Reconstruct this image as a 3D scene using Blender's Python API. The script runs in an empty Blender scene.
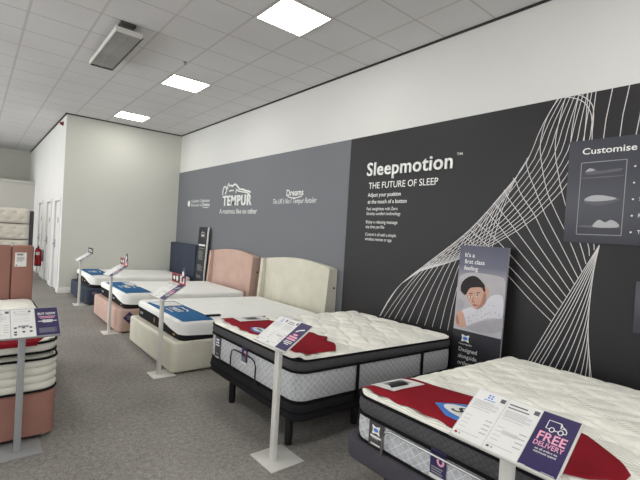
import bpy, bmesh, math, random
from mathutils import Vector, Matrix
random.seed(7)
C = bpy.context.scene.collection
SC = bpy.context.scene

# ------------------------------------------------------------------ camera, world, exposure
cam_data = bpy.data.cameras.new('camera')
cam_data.sensor_width = 36.0
cam_data.sensor_fit = 'HORIZONTAL'
cam_data.lens = 420.28 / 640 * 36.0
cam = bpy.data.objects.new('camera', cam_data)
C.objects.link(cam)
yaw, pitch, roll = 0.690322, -0.014407, 0.059366
F = Vector((math.sin(yaw) * math.cos(pitch), math.cos(yaw) * math.cos(pitch), math.sin(pitch)))
r_ = Vector((math.cos(yaw), -math.sin(yaw), 0))
u_ = r_.cross(F)
rr = r_ * math.cos(roll) + u_ * math.sin(roll)
uu = -r_ * math.sin(roll) + u_ * math.cos(roll)
cam.matrix_world = Matrix(((rr.x, uu.x, -F.x, 0), (rr.y, uu.y, -F.y, 0), (rr.z, uu.z, -F.z, 1.6), (0, 0, 0, 1)))
cam_data.clip_start = 0.05
SC.camera = cam

world = bpy.data.worlds.new('world')
SC.world = world
world.use_nodes = True
world.node_tree.nodes['Background'].inputs[0].default_value = (0.9, 0.95, 1.0, 1)
world.node_tree.nodes['Background'].inputs[1].default_value = 0.3

PANEL_STRENGTH = 13.0
SC.view_settings.view_transform = 'Standard'
SC.view_settings.look = 'None'
SC.view_settings.gamma = 1.0
SC.view_settings.use_curve_mapping = False
SC.view_settings.exposure = 0.36

# added fill lights standing in for unseen windows, behind the viewer and left
def fill_light(name, loc, rot, sx, sy, energy):
    d = bpy.data.lights.new(name, 'AREA'); d.shape = 'RECTANGLE'; d.size = sx; d.size_y = sy; d.energy = energy; d.color = (0.94, 0.97, 1.0)
    o = bpy.data.objects.new(name, d); C.objects.link(o); o.location = loc; o.rotation_euler = rot
fill_light('back_fill_light', (-1.0, -4.85, 1.6), (math.radians(90), 0, 0), 8.0, 2.6, 150.0)
fill_light('left_fill_light', (-5.9, 9.5, 1.7), (math.radians(90), 0, math.radians(-90)), 13.0, 2.8, 420.0)

# ------------------------------------------------------------------ materials
def lin(c):
    c = c / 255.0
    return c / 12.92 if c <= 0.04045 else ((c + 0.055) / 1.055) ** 2.4
def col(rgb):
    return (lin(rgb[0]), lin(rgb[1]), lin(rgb[2]), 1.0)

class NT:
    def __init__(self, name):
        self.m = bpy.data.materials.new(name); self.m.use_nodes = True
        self.t = self.m.node_tree; self.n = self.t.nodes
        self.b = self.n['Principled BSDF']
        self.co = None
    def coord(self):
        if not self.co:
            self.co = self.n.new('ShaderNodeTexCoord').outputs['Object']
        return self.co
    def link(self, a, b): self.t.links.new(a, b)
    def noise(self, scale, detail=2.0, vec=None, rough=0.5):
        x = self.n.new('ShaderNodeTexNoise'); x.inputs['Scale'].default_value = scale
        x.inputs['Detail'].default_value = detail; x.inputs['Roughness'].default_value = rough
        self.link(vec or self.coord(), x.inputs['Vector']); return x.outputs['Fac']
    def ramp(self, fac, stops):
        x = self.n.new('ShaderNodeValToRGB'); e = x.color_ramp.elements
        e[0].position, e[0].color = stops[0]; e[1].position, e[1].color = stops[-1]
        for p, c in stops[1:-1]:
            k = e.new(p); k.color = c
        self.link(fac, x.inputs[0]); return x.outputs['Color']
    def math(self, op, a, b=None):
        x = self.n.new('ShaderNodeMath'); x.operation = op
        for i, v in enumerate((a, b)):
            if v is None: continue
            if isinstance(v, (int, float)): x.inputs[i].default_value = v
            else: self.link(v, x.inputs[i])
        return x.outputs[0]
    def xyz(self):
        x = self.n.new('ShaderNodeSeparateXYZ'); self.link(self.coord(), x.inputs[0]); return x.outputs
    def mix(self, fac, a, b):
        x = self.n.new('ShaderNodeMix'); x.data_type = 'RGBA'
        self.link(fac, x.inputs[0])
        for i, v in ((6, a), (7, b)):
            if isinstance(v, tuple): x.inputs[i].default_value = v
            else: self.link(v, x.inputs[i])
        return x.outputs[2]
    def color(self, v):
        if isinstance(v, tuple): self.b.inputs['Base Color'].default_value = v
        else: self.link(v, self.b.inputs['Base Color'])
    def bump(self, h, strength, dist=0.01):
        x = self.n.new('ShaderNodeBump'); x.inputs['Strength'].default_value = strength
        x.inputs['Distance'].default_value = dist
        self.link(h, x.inputs['Height']); self.link(x.outputs[0], self.b.inputs['Normal'])
    def rough(self, v, spec=0.3):
        self.b.inputs['Roughness'].default_value = v
        self.b.inputs['Specular IOR Level'].default_value = spec

def scale_c(c, k): return (c[0] * k, c[1] * k, c[2] * k, 1.0)
def plain(name, rgb, rough=0.6, spec=0.3, var=0.05, scale=6.0, metal=0.0):
    t = NT(name); c = col(rgb)
    f = t.noise(scale, 3)
    t.color(t.ramp(f, [(0.3, scale_c(c, 1 - var)), (0.7, scale_c(c, 1 + var))]))
    t.rough(rough, spec); t.b.inputs['Metallic'].default_value = metal
    return t.m
def fabric(name, rgb, scale=420.0, var=0.14, bump=0.25, big=0.05):
    t = NT(name); c = col(rgb)
    f = t.noise(scale, 2); g = t.noise(5.0, 3)
    s = t.math('ADD', t.math('MULTIPLY', f, 0.7), t.math('MULTIPLY', g, 0.3))
    t.color(t.ramp(s, [(0.35, scale_c(c, 1 - var)), (0.65, scale_c(c, 1 + var))]))
    t.bump(f, bump, 0.002); t.rough(0.92, 0.15)
    return t.m
def diamonds(name, base, line, period, width=0.09, bump=0.5):
    """quilted ticking: diamond lattice running round the sides"""
    t = NT(name); o = t.xyz()
    s = t.math('SUBTRACT', o[0], o[1])
    m = []
    for k in (1, -1):
        v = t.math('ADD', s, t.math('MULTIPLY', o[2], k * 1.15))
        fr = t.math('FRACT', t.math('DIVIDE', v, period))
        d = t.math('ABSOLUTE', t.math('SUBTRACT', fr, 0.5))
        m.append(t.math('LESS_THAN', d, width))
    mx = t.math('MAXIMUM', m[0], m[1])
    n = t.noise(60, 3)
    tone = t.ramp(n, [(0.35, scale_c(col(base), 0.86)), (0.65, scale_c(col(base), 1.12))])
    t.color(t.mix(mx, tone, col(line)))
    t.bump(t.math('SUBTRACT', 1.0, mx), bump, 0.003); t.rough(0.85, 0.2)
    return t.m

def carpet():
    t = NT('carpet')
    f = t.noise(110, 3, rough=0.7); g = t.noise(1.3, 3); h = t.noise(30, 2)
    s = t.math('ADD', t.math('MULTIPLY', f, 0.62), t.math('ADD', t.math('MULTIPLY', g, 0.15), t.math('MULTIPLY', h, 0.23)))
    t.color(t.ramp(s, [(0.36, col((106, 102, 99))), (0.5, col((141, 137, 132))), (0.64, col((176, 172, 167)))]))
    t.bump(f, 0.6, 0.006); t.rough(1.0, 0.05)
    return t.m
GX0, GXP, GY0, GYP = 2.203, 0.607, 3.395, 0.583
def ceiling_mat():
    t = NT('ceiling_tiles'); o = t.xyz()
    def dist(v, o0, p):
        fr = t.math('FRACT', t.math('ADD', t.math('DIVIDE', t.math('SUBTRACT', v, o0), p), 100.5))
        return t.math('MULTIPLY', t.math('ABSOLUTE', t.math('SUBTRACT', fr, 0.5)), p)
    lx = t.math('LESS_THAN', dist(o[0], GX0, GXP), 0.014)
    ly = t.math('LESS_THAN', dist(o[1], GY0, GYP), 0.009)
    n = t.noise(90, 3); n2 = t.noise(0.8, 2)
    s = t.math('ADD', t.math('MULTIPLY', n, 0.4), t.math('MULTIPLY', n2, 0.6))
    tone = t.ramp(s, [(0.35, col((208, 207, 206))), (0.65, col((218, 217, 216)))])
    a = t.mix(lx, tone, col((196, 194, 191)))
    t.color(t.mix(ly, a, col((184, 181, 178))))
    g = t.math('MAXIMUM', lx, ly)
    t.bump(t.math('SUBTRACT', t.math('MULTIPLY', n, 0.3), g), 0.4, 0.004); t.rough(0.95, 0.1)
    return t.m
def quilt_mat(name, rgb):
    t = NT(name); o = t.xyz(); c = col(rgb)
    w = t.math('SINE', t.math('MULTIPLY', o[0], 420.0))
    zone = t.math('SINE', t.math('ADD', t.math('MULTIPLY', o[0], 12.0), t.math('MULTIPLY', t.math('SINE', t.math('MULTIPLY', o[1], 9.0)), 1.3)))
    zz = t.math('GREATER_THAN', zone, 0.1)
    hgt = t.math('MULTIPLY', w, zz)
    n = t.noise(25, 3)
    base = t.ramp(n, [(0.3, scale_c(c, 0.93)), (0.7, scale_c(c, 1.04))])
    dots = t.math('MULTIPLY', t.math('LESS_THAN', w, -0.55), zz)
    t.color(t.mix(dots, base, scale_c(c, 0.76)))
    t.bump(hgt, 0.7, 0.002); t.rough(0.9, 0.15)
    return t.m
def gradient_print(name, stops, z0, z1):
    t = NT(name); o = t.xyz()
    f = t.math('DIVIDE', t.math('SUBTRACT', o[2], z0), z1 - z0)
    t.color(t.ramp(f, [(p, col(c)) for p, c in stops])); t.rough(0.45, 0.3)
    return t.m

M = dict(
    carpet=carpet(), ceiling=ceiling_mat(),
    wall_white=plain('white_wall_paint', (214, 213, 209), 0.85, 0.15, 0.015, 1.2),
    wall_beige=plain('pale_green_grey_paint', (204, 204, 195), 0.85, 0.15, 0.015, 1.2),
    wall_far=plain('far_wall_paint', (186, 184, 176), 0.85, 0.15, 0.02, 1.0),
    trim_white=plain('white_gloss_trim', (220, 219, 214), 0.45, 0.4, 0.02),
    gap_shade=plain('shadow_gap_trim', (52, 50, 50), 0.7, 0.2),
    door=plain('door_paint', (216, 215, 214), 0.5, 0.35, 0.02),
    steel=plain('brushed_steel', (150, 150, 150), 0.35, 0.5, 0.05, 20, 0.9),
    panel_grey=plain('grey_wall_vinyl', (113, 115, 119), 0.6, 0.25, 0.02, 0.8),
    panel_black=plain('charcoal_wall_vinyl', (40, 38, 39), 0.5, 0.3, 0.03, 0.8),
    print_white=plain('white_lettering', (232, 232, 228), 0.5, 0.3, 0.01),
    print_line=plain('printed_white_line', (208, 205, 204), 0.5, 0.3, 0.01),
    print_grey=plain('printed_grey_text', (150, 150, 152), 0.6, 0.2, 0.01),
    print_black=plain('printed_black', (28, 28, 30), 0.5, 0.3),
    ink_light=plain('pale_grey_ink', (176, 176, 178), 0.6, 0.2, 0.01),
    ink_dark=plain('mid_grey_ink', (100, 99, 104), 0.6, 0.2, 0.01),
    paper=plain('white_paper', (226, 225, 222), 0.55, 0.3, 0.01),
    purple=plain('purple_print', (52, 43, 86), 0.4, 0.4, 0.03),
    pink_ink=plain('pink_ink', (232, 168, 190), 0.5, 0.3),
    stand=plain('stand_powder_coat', (206, 204, 198), 0.4, 0.4, 0.02),
    stand_grey=plain('grey_stand_powder_coat', (150, 152, 152), 0.4, 0.4, 0.02),
    cream=fabric('cream_velvet', (206, 202, 186)),
    pink=fabric('blush_velvet', (193, 164, 151)),
    dusty=fabric('dusty_pink_velvet', (152, 111, 100)),
    navy=fabric('navy_weave', (64, 70, 82)),
    linen=fabric('ivory_linen', (200, 194, 182)),
    charcoal=fabric('charcoal_weave', (74, 71, 78)),
    black_fab=fabric('black_weave', (34, 33, 36)),
    gusset=diamonds('grey_quilted_gusset', (80, 79, 81), (68, 67, 69), 0.04, 0.07, 0.4),
    tick=diamonds('diamond_ticking', (186, 187, 190), (214, 215, 217), 0.06, 0.06, 0.6),
    pipe=fabric('black_piping', (22, 21, 23), 300, 0.2),
    quilt=quilt_mat('cream_quilted_knit', (246, 244, 234)),
    cover=fabric('white_knit_cover', (240, 240, 236), 260, 0.05, 0.25),
    white_fab=fabric('white_ribbed_ticking', (218, 215, 203), 260, 0.07, 0.3),
    red=fabric('red_runner_cloth', (136, 26, 38), 400, 0.12, 0.2),
    blue=fabric('blue_runner_cloth', (52, 104, 150), 400, 0.10, 0.2),
    sky=plain('blue_logo_print', (72, 128, 205), 0.6, 0.2),
    label=fabric('dark_grey_label', (82, 78, 80), 500, 0.08, 0.1),
    gold=plain('gold_thread', (170, 125, 66), 0.5, 0.5),
    black=plain('black_metal', (20, 20, 22), 0.45, 0.4),
    rubber=plain('black_plastic', (26, 26, 27), 0.6, 0.3),
    red_paint=plain('red_enamel', (170, 24, 34), 0.3, 0.5),
    red_dark=plain('dark_red_plastic', (112, 30, 34), 0.4, 0.4),
    heater_white=plain('heater_white_enamel', (212, 209, 203), 0.4, 0.4, 0.02),
    heater_grey=plain('heater_grille_steel', (150, 149, 146), 0.4, 0.5, 0.12, 3, 0.3),
    heater_dark=plain('heater_dark_edge', (72, 70, 68), 0.5, 0.4),
    sign_board=plain('slate_sign_print', (66, 67, 75), 0.4, 0.35, 0.03, 1.0),
    skin=plain('printed_skin', (196, 156, 138), 0.6, 0.2, 0.02),
    skin_dark=plain('printed_skin_shade', (164, 122, 106), 0.6, 0.2, 0.02),
    hair=plain('printed_hair', (46, 40, 42), 0.6, 0.2, 0.1),
    shirt=plain('printed_shirt', (206, 204, 210), 0.6, 0.2, 0.02),
    pillow=plain('printed_pillow', (176, 172, 176), 0.6, 0.2, 0.06, 9),
    pillow_dark=plain('printed_pillow_fold', (164, 161, 167), 0.6, 0.2, 0.06, 9),
    lips=plain('printed_lips', (168, 88, 84), 0.6, 0.2),
    poster_dark=plain('poster_charcoal', (40, 40, 47), 0.4, 0.35, 0.02),
)
def emis(name, rgb, s):
    t = NT(name); t.color((0.9, 0.9, 0.88, 1))
    t.b.inputs['Emission Color'].default_value = (rgb[0], rgb[1], rgb[2], 1)
    t.b.inputs['Emission Strength'].default_value = s
    return t.m
M['led'] = emis('led_diffuser', (1.0, 0.99, 0.95), PANEL_STRENGTH)

# ------------------------------------------------------------------ mesh builder
class MB:
    def __init__(self): self.v = []; self.f = []; self.mi = []
    def add(self, verts, faces, mi=0):
        o = len(self.v); self.v += [tuple(p) for p in verts]
        for f in faces: self.f.append([i + o for i in f]); self.mi.append(mi)
    def bm(self, b, mi=0):
        b.verts.ensure_lookup_table()
        for i, v in enumerate(b.verts): v.index = i
        self.add([v.co[:] for v in b.verts], [[v.index for v in f.verts] for f in b.faces], mi); b.free()
    def box(self, x0, x1, y0, y1, z0, z1, bev=0.0, seg=2, mi=0):
        b = bmesh.new(); bmesh.ops.create_cube(b, size=1)
        for v in b.verts:
            v.co = Vector((x0 + (v.co.x + .5) * (x1 - x0), y0 + (v.co.y + .5) * (y1 - y0), z0 + (v.co.z + .5) * (z1 - z0)))
        if bev: bmesh.ops.bevel(b, geom=b.edges[:], offset=bev, segments=seg, profile=0.5, affect='EDGES')
        self.bm(b, mi)
    def tube(self, pts, r, n=10, mi=0, caps=True):
        pts = [Vector(p) for p in pts]; rings = []
        for i, p in enumerate(pts):
            d = (pts[min(i + 1, len(pts) - 1)] - pts[max(i - 1, 0)]).normalized()
            a = Vector((0, 0, 1)) if abs(d.z) < .9 else Vector((1, 0, 0))
            s = d.cross(a).normalized(); t = d.cross(s)
            rad = r[i] if isinstance(r, (list, tuple)) else r
            rings.append([p + s * math.cos(6.28318 * k / n) * rad + t * math.sin(6.28318 * k / n) * rad for k in range(n)])
        vs = [q for R in rings for q in R]; fs = []
        for i in range(len(rings) - 1):
            for k in range(n): fs.append([i * n + k, i * n + (k + 1) % n, (i + 1) * n + (k + 1) % n, (i + 1) * n + k])
        if caps: fs.append(list(range(n))[::-1]); fs.append([(len(rings) - 1) * n + k for k in range(n)])
        self.add(vs, fs, mi)
    def sweep(self, path, prof, mi=0, closed_prof=False):
        n = len(path); vs = []; fs = []
        for off, z in prof:
            for (x, y, nx, ny) in path: vs.append((x + nx * off, y + ny * off, z))
        m = len(prof)
        for j in range(m if closed_prof else m - 1):
            for i in range(n):
                a = j * n; b = ((j + 1) % m) * n; k = (i + 1) % n
                fs.append([a + i, a + k, b + k, b + i])
        self.add(vs, fs, mi)
    def cap(self, x0, x1, y0, y1, r, zf, nx=20, ny=20, mi=0, flip=False):
        hx, hy = (x1 - x0) / 2, (y1 - y0) / 2; cx, cy = (x0 + x1) / 2, (y0 + y1) / 2
        vs = []; fs = []
        for j in range(ny + 1):
            for i in range(nx + 1):
                px, py = (i / nx * 2 - 1) * hx, (j / ny * 2 - 1) * hy
                dx, dy = abs(px) - (hx - r), abs(py) - (hy - r)
                if dx > 0 and dy > 0:
                    k = max(dx, dy) / math.hypot(dx, dy)
                    px = math.copysign(hx - r + dx * k, px); py = math.copysign(hy - r + dy * k, py)
                vs.append((cx + px, cy + py, zf(cx + px, cy + py)))
        for j in range(ny):
            for i in range(nx):
                q = [j * (nx + 1) + i, j * (nx + 1) + i + 1, (j + 1) * (nx + 1) + i + 1, (j + 1) * (nx + 1) + i]
                fs.append(q[::-1] if flip else q)
        self.add(vs, fs, mi)
    def slab(self, x0, x1, y0, y1, z0, z1, r=0.05, e=0.015, mi=0):
        """rounded-plan slab with eased top and bottom edges"""
        p = rr_path(x0, x1, y0, y1, r)
        prof = [(-e, z0)] + [(-e + e * math.sin(a), z0 + e - e * math.cos(a)) for a in (0.5, 1.05, 1.5708)] + \
               [(-e + e * math.cos(a), z1 - e + e * math.sin(a)) for a in (0, .5, 1.05, 1.5708)]
        self.sweep(p, prof, mi)
        for z, fl in ((z1, False), (z0, True)):
            o = len(self.v); n = len(p)
            self.v += [(x - nx * e, y - ny * e, z) for x, y, nx, ny in p]
            self.f.append([o + i for i in (range(n) if not fl else range(n - 1, -1, -1))]); self.mi.append(mi)
    def poly(self, pts, mi=0): self.add(pts, [list(range(len(pts)))], mi)
    def warp(self, fn): self.v = [fn(*p) for p in self.v]; return self

def rr_path(x0, x1, y0, y1, r, n=8, sub=6):
    out = []
    cs = [(x1 - r, y1 - r, 0), (x0 + r, y1 - r, 90), (x0 + r, y0 + r, 180), (x1 - r, y0 + r, 270)]
    for q, (cx, cy, a0) in enumerate(cs):
        for k in range(n + 1):
            a = math.radians(a0 + 90 * k / n)
            out.append((cx + r * math.cos(a), cy + r * math.sin(a), math.cos(a), math.sin(a)))
        nx_, ny_, na = cs[(q + 1) % 4]
        a = math.radians(a0 + 90)
        e = (nx_ + r * math.cos(a), ny_ + r * math.sin(a)); s = out[-1]
        for k in range(1, sub): out.append((s[0] + (e[0] - s[0]) * k / sub, s[1] + (e[1] - s[1]) * k / sub, math.cos(a), math.sin(a)))
    return out

ORG = {}
def root(name, loc, label, cat, group=None, rotz=0.0):
    o = bpy.data.objects.new(name, None); C.objects.link(o)
    o.empty_display_size = 0.1
    o.location = loc; o.rotation_euler = (0, 0, rotz)
    o['label'] = label; o['category'] = cat
    if group: o['group'] = group
    ORG[o.name] = Vector(loc)
    return o
def obj(name, mb, mats, parent=None, local=False, smooth=True, angle=40):
    if not isinstance(mats, (list, tuple)): mats = [mats]
    org = Vector((0, 0, 0))
    if parent is not None and not local: org = ORG[parent.name]
    me = bpy.data.meshes.new(name)
    me.from_pydata([tuple(Vector(p) - org) for p in mb.v], [], mb.f)
    for m in mats: me.materials.append(m)
    for p, i in zip(me.polygons, mb.mi): p.material_index = i
    b = bmesh.new(); b.from_mesh(me)
    bmesh.ops.remove_doubles(b, verts=b.verts, dist=0.00005)
    bmesh.ops.recalc_face_normals(b, faces=b.faces)
    for e in b.edges:
        e.smooth = len(e.link_faces) < 2 or e.calc_face_angle(0) < math.radians(angle)
    for f in b.faces: f.smooth = smooth
    b.to_mesh(me); b.free()
    o = bpy.data.objects.new(name, me); C.objects.link(o)
    if parent is not None:
        o.parent = parent
        ORG[o.name] = ORG.get(parent.name, Vector((0, 0, 0)))
    return o
def thing(name, mb, mats, loc, label, cat, group=None, **k):
    """a thing that is one mesh, its origin at loc"""
    mb.v = [tuple(Vector(p) - Vector(loc)) for p in mb.v]
    o = obj(name, mb, mats, **k); o.location = loc
    o['label'] = label; o['category'] = cat
    if group: o['group'] = group
    return o
def struct(name, mb, mats, parent=None, **k):
    o = obj(name, mb, mats, parent, local=True, **k)
    if parent is None: o['kind'] = 'structure'
    return o

# ------------------------------------------------------------------ lettering
def font_mesh(s, bold, shear, depth, spacing=1.0):
    cu = bpy.data.curves.new('t', 'FONT'); cu.body = s; cu.size = 1.0; cu.resolution_u = 3
    cu.offset = bold; cu.shear = shear; cu.extrude = 0.0; cu.space_character = spacing
    o = bpy.data.objects.new('t', cu); C.objects.link(o)
    bpy.context.view_layer.update()
    me = bpy.data.meshes.new_from_object(o.evaluated_get(bpy.context.evaluated_depsgraph_get()))
    vs = [v.co.copy() for v in me.vertices]; fs = [list(p.vertices) for p in me.polygons]
    C.objects.unlink(o); bpy.data.objects.remove(o); bpy.data.curves.remove(cu); bpy.data.meshes.remove(me)
    return vs, fs
CAP = {}
def cap_h(bold):
    if bold not in CAP:
        vs, _ = font_mesh('H', bold, 0, 0); CAP[bold] = max(v.y for v in vs)
    return CAP[bold]
def text(mb, s, o, right, up, width, cap, bold=0.0, shear=0.0, depth=0.0, mi=0, center=False, lift=0.0, spacing=1.0):
    """write s with its baseline starting at o, capitals of height cap, running for width"""
    vs, fs = font_mesh(s, bold, shear, 0, spacing)
    x0 = min(v.x for v in vs); x1 = max(v.x for v in vs)
    right = Vector(right).normalized(); up = Vector(up).normalized(); nrm = right.cross(up)
    o = Vector(o) + nrm * lift
    kx = width / (x1 - x0) if width else cap / cap_h(bold) * 0.95
    ky = cap / cap_h(bold)
    sh = -(x1 - x0) / 2 if center else 0
    P = [o + right * ((v.x - x0 + sh) * kx) + up * (v.y * ky) for v in vs]
    if depth <= 0:
        mb.add(P, fs, mi); return
    n = len(P)
    mb.add([p + nrm * depth for p in P] + P, fs, mi)
    cnt = {}
    for f in fs:
        for a, b in zip(f, f[1:] + f[:1]): cnt[(a, b)] = 1
    base = len(mb.v) - 2 * n
    for (a, b) in cnt:
        if (b, a) not in cnt:
            mb.f.append([base + a, base + b, base + n + b, base + n + a]); mb.mi.append(mi)
def rect(mb, o, right, up, u0, u1, v0, v1, lift=0.0, mi=0):
    right = Vector(right).normalized(); up = Vector(up).normalized(); n = right.cross(up)
    o = Vector(o) + n * lift
    mb.poly([o + right * a + up * b for a, b in ((u0, v0), (u1, v0), (u1, v1), (u0, v1))], mi)
def shape(mb, o, right, up, pts, lift=0.0, mi=0):
    right = Vector(right).normalized(); up = Vector(up).normalized(); n = right.cross(up)
    o = Vector(o) + n * lift
    mb.poly([o + right * a + up * b for a, b in pts], mi)
def stroke(mb, o, right, up, pts, w, lift=0.0, mi=0, depth=0.0):
    right = Vector(right).normalized(); up = Vector(up).normalized(); n = right.cross(up)
    o = Vector(o) + n * (lift + depth); L = []; R = []
    for i, p in enumerate(pts):
        a = pts[max(i - 1, 0)]; b = pts[min(i + 1, len(pts) - 1)]
        dx, dy = b[0] - a[0], b[1] - a[1]; l = math.hypot(dx, dy) or 1
        L.append(o + right * (p[0] - dy / l * w / 2) + up * (p[1] + dx / l * w / 2))
        R.append(o + right * (p[0] + dy / l * w / 2) + up * (p[1] - dx / l * w / 2))
    k = len(pts)
    mb.add(L + R, [[i, k + i, k + i + 1, i + 1] for i in range(k - 1)], mi)
    if depth:
        B = [p - n * depth for p in L + R]
        mb.add(L + R + B, [[i, i + 1, 2 * k + i + 1, 2 * k + i] for i in range(k - 1)] + [[k + i + 1, k + i, 3 * k + i, 3 * k + i + 1] for i in range(k - 1)], mi)
def ell(cx, cy, rx, ry, rot=0.0, n=28):
    c, s = math.cos(rot), math.sin(rot)
    return [(cx + rx * math.cos(a) * c - ry * math.sin(a) * s, cy + rx * math.cos(a) * s + ry * math.sin(a) * c) for a in (6.28318 * k / n for k in range(n))]
def smooth_poly(pts, n=5):
    """closed Catmull-Rom outline through pts"""
    out = []; k = len(pts)
    for i in range(k):
        a, b, c, d = (pts[(i + j) % k] for j in (-1, 0, 1, 2))
        for q in range(n):
            t = q / n
            out.append(tuple(.5 * (2 * b[m] + (c[m] - a[m]) * t + (2 * a[m] - 5 * b[m] + 4 * c[m] - d[m]) * t * t + (3 * b[m] - a[m] - 3 * c[m] + d[m]) * t ** 3) for m in (0, 1)))
    return out

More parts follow.
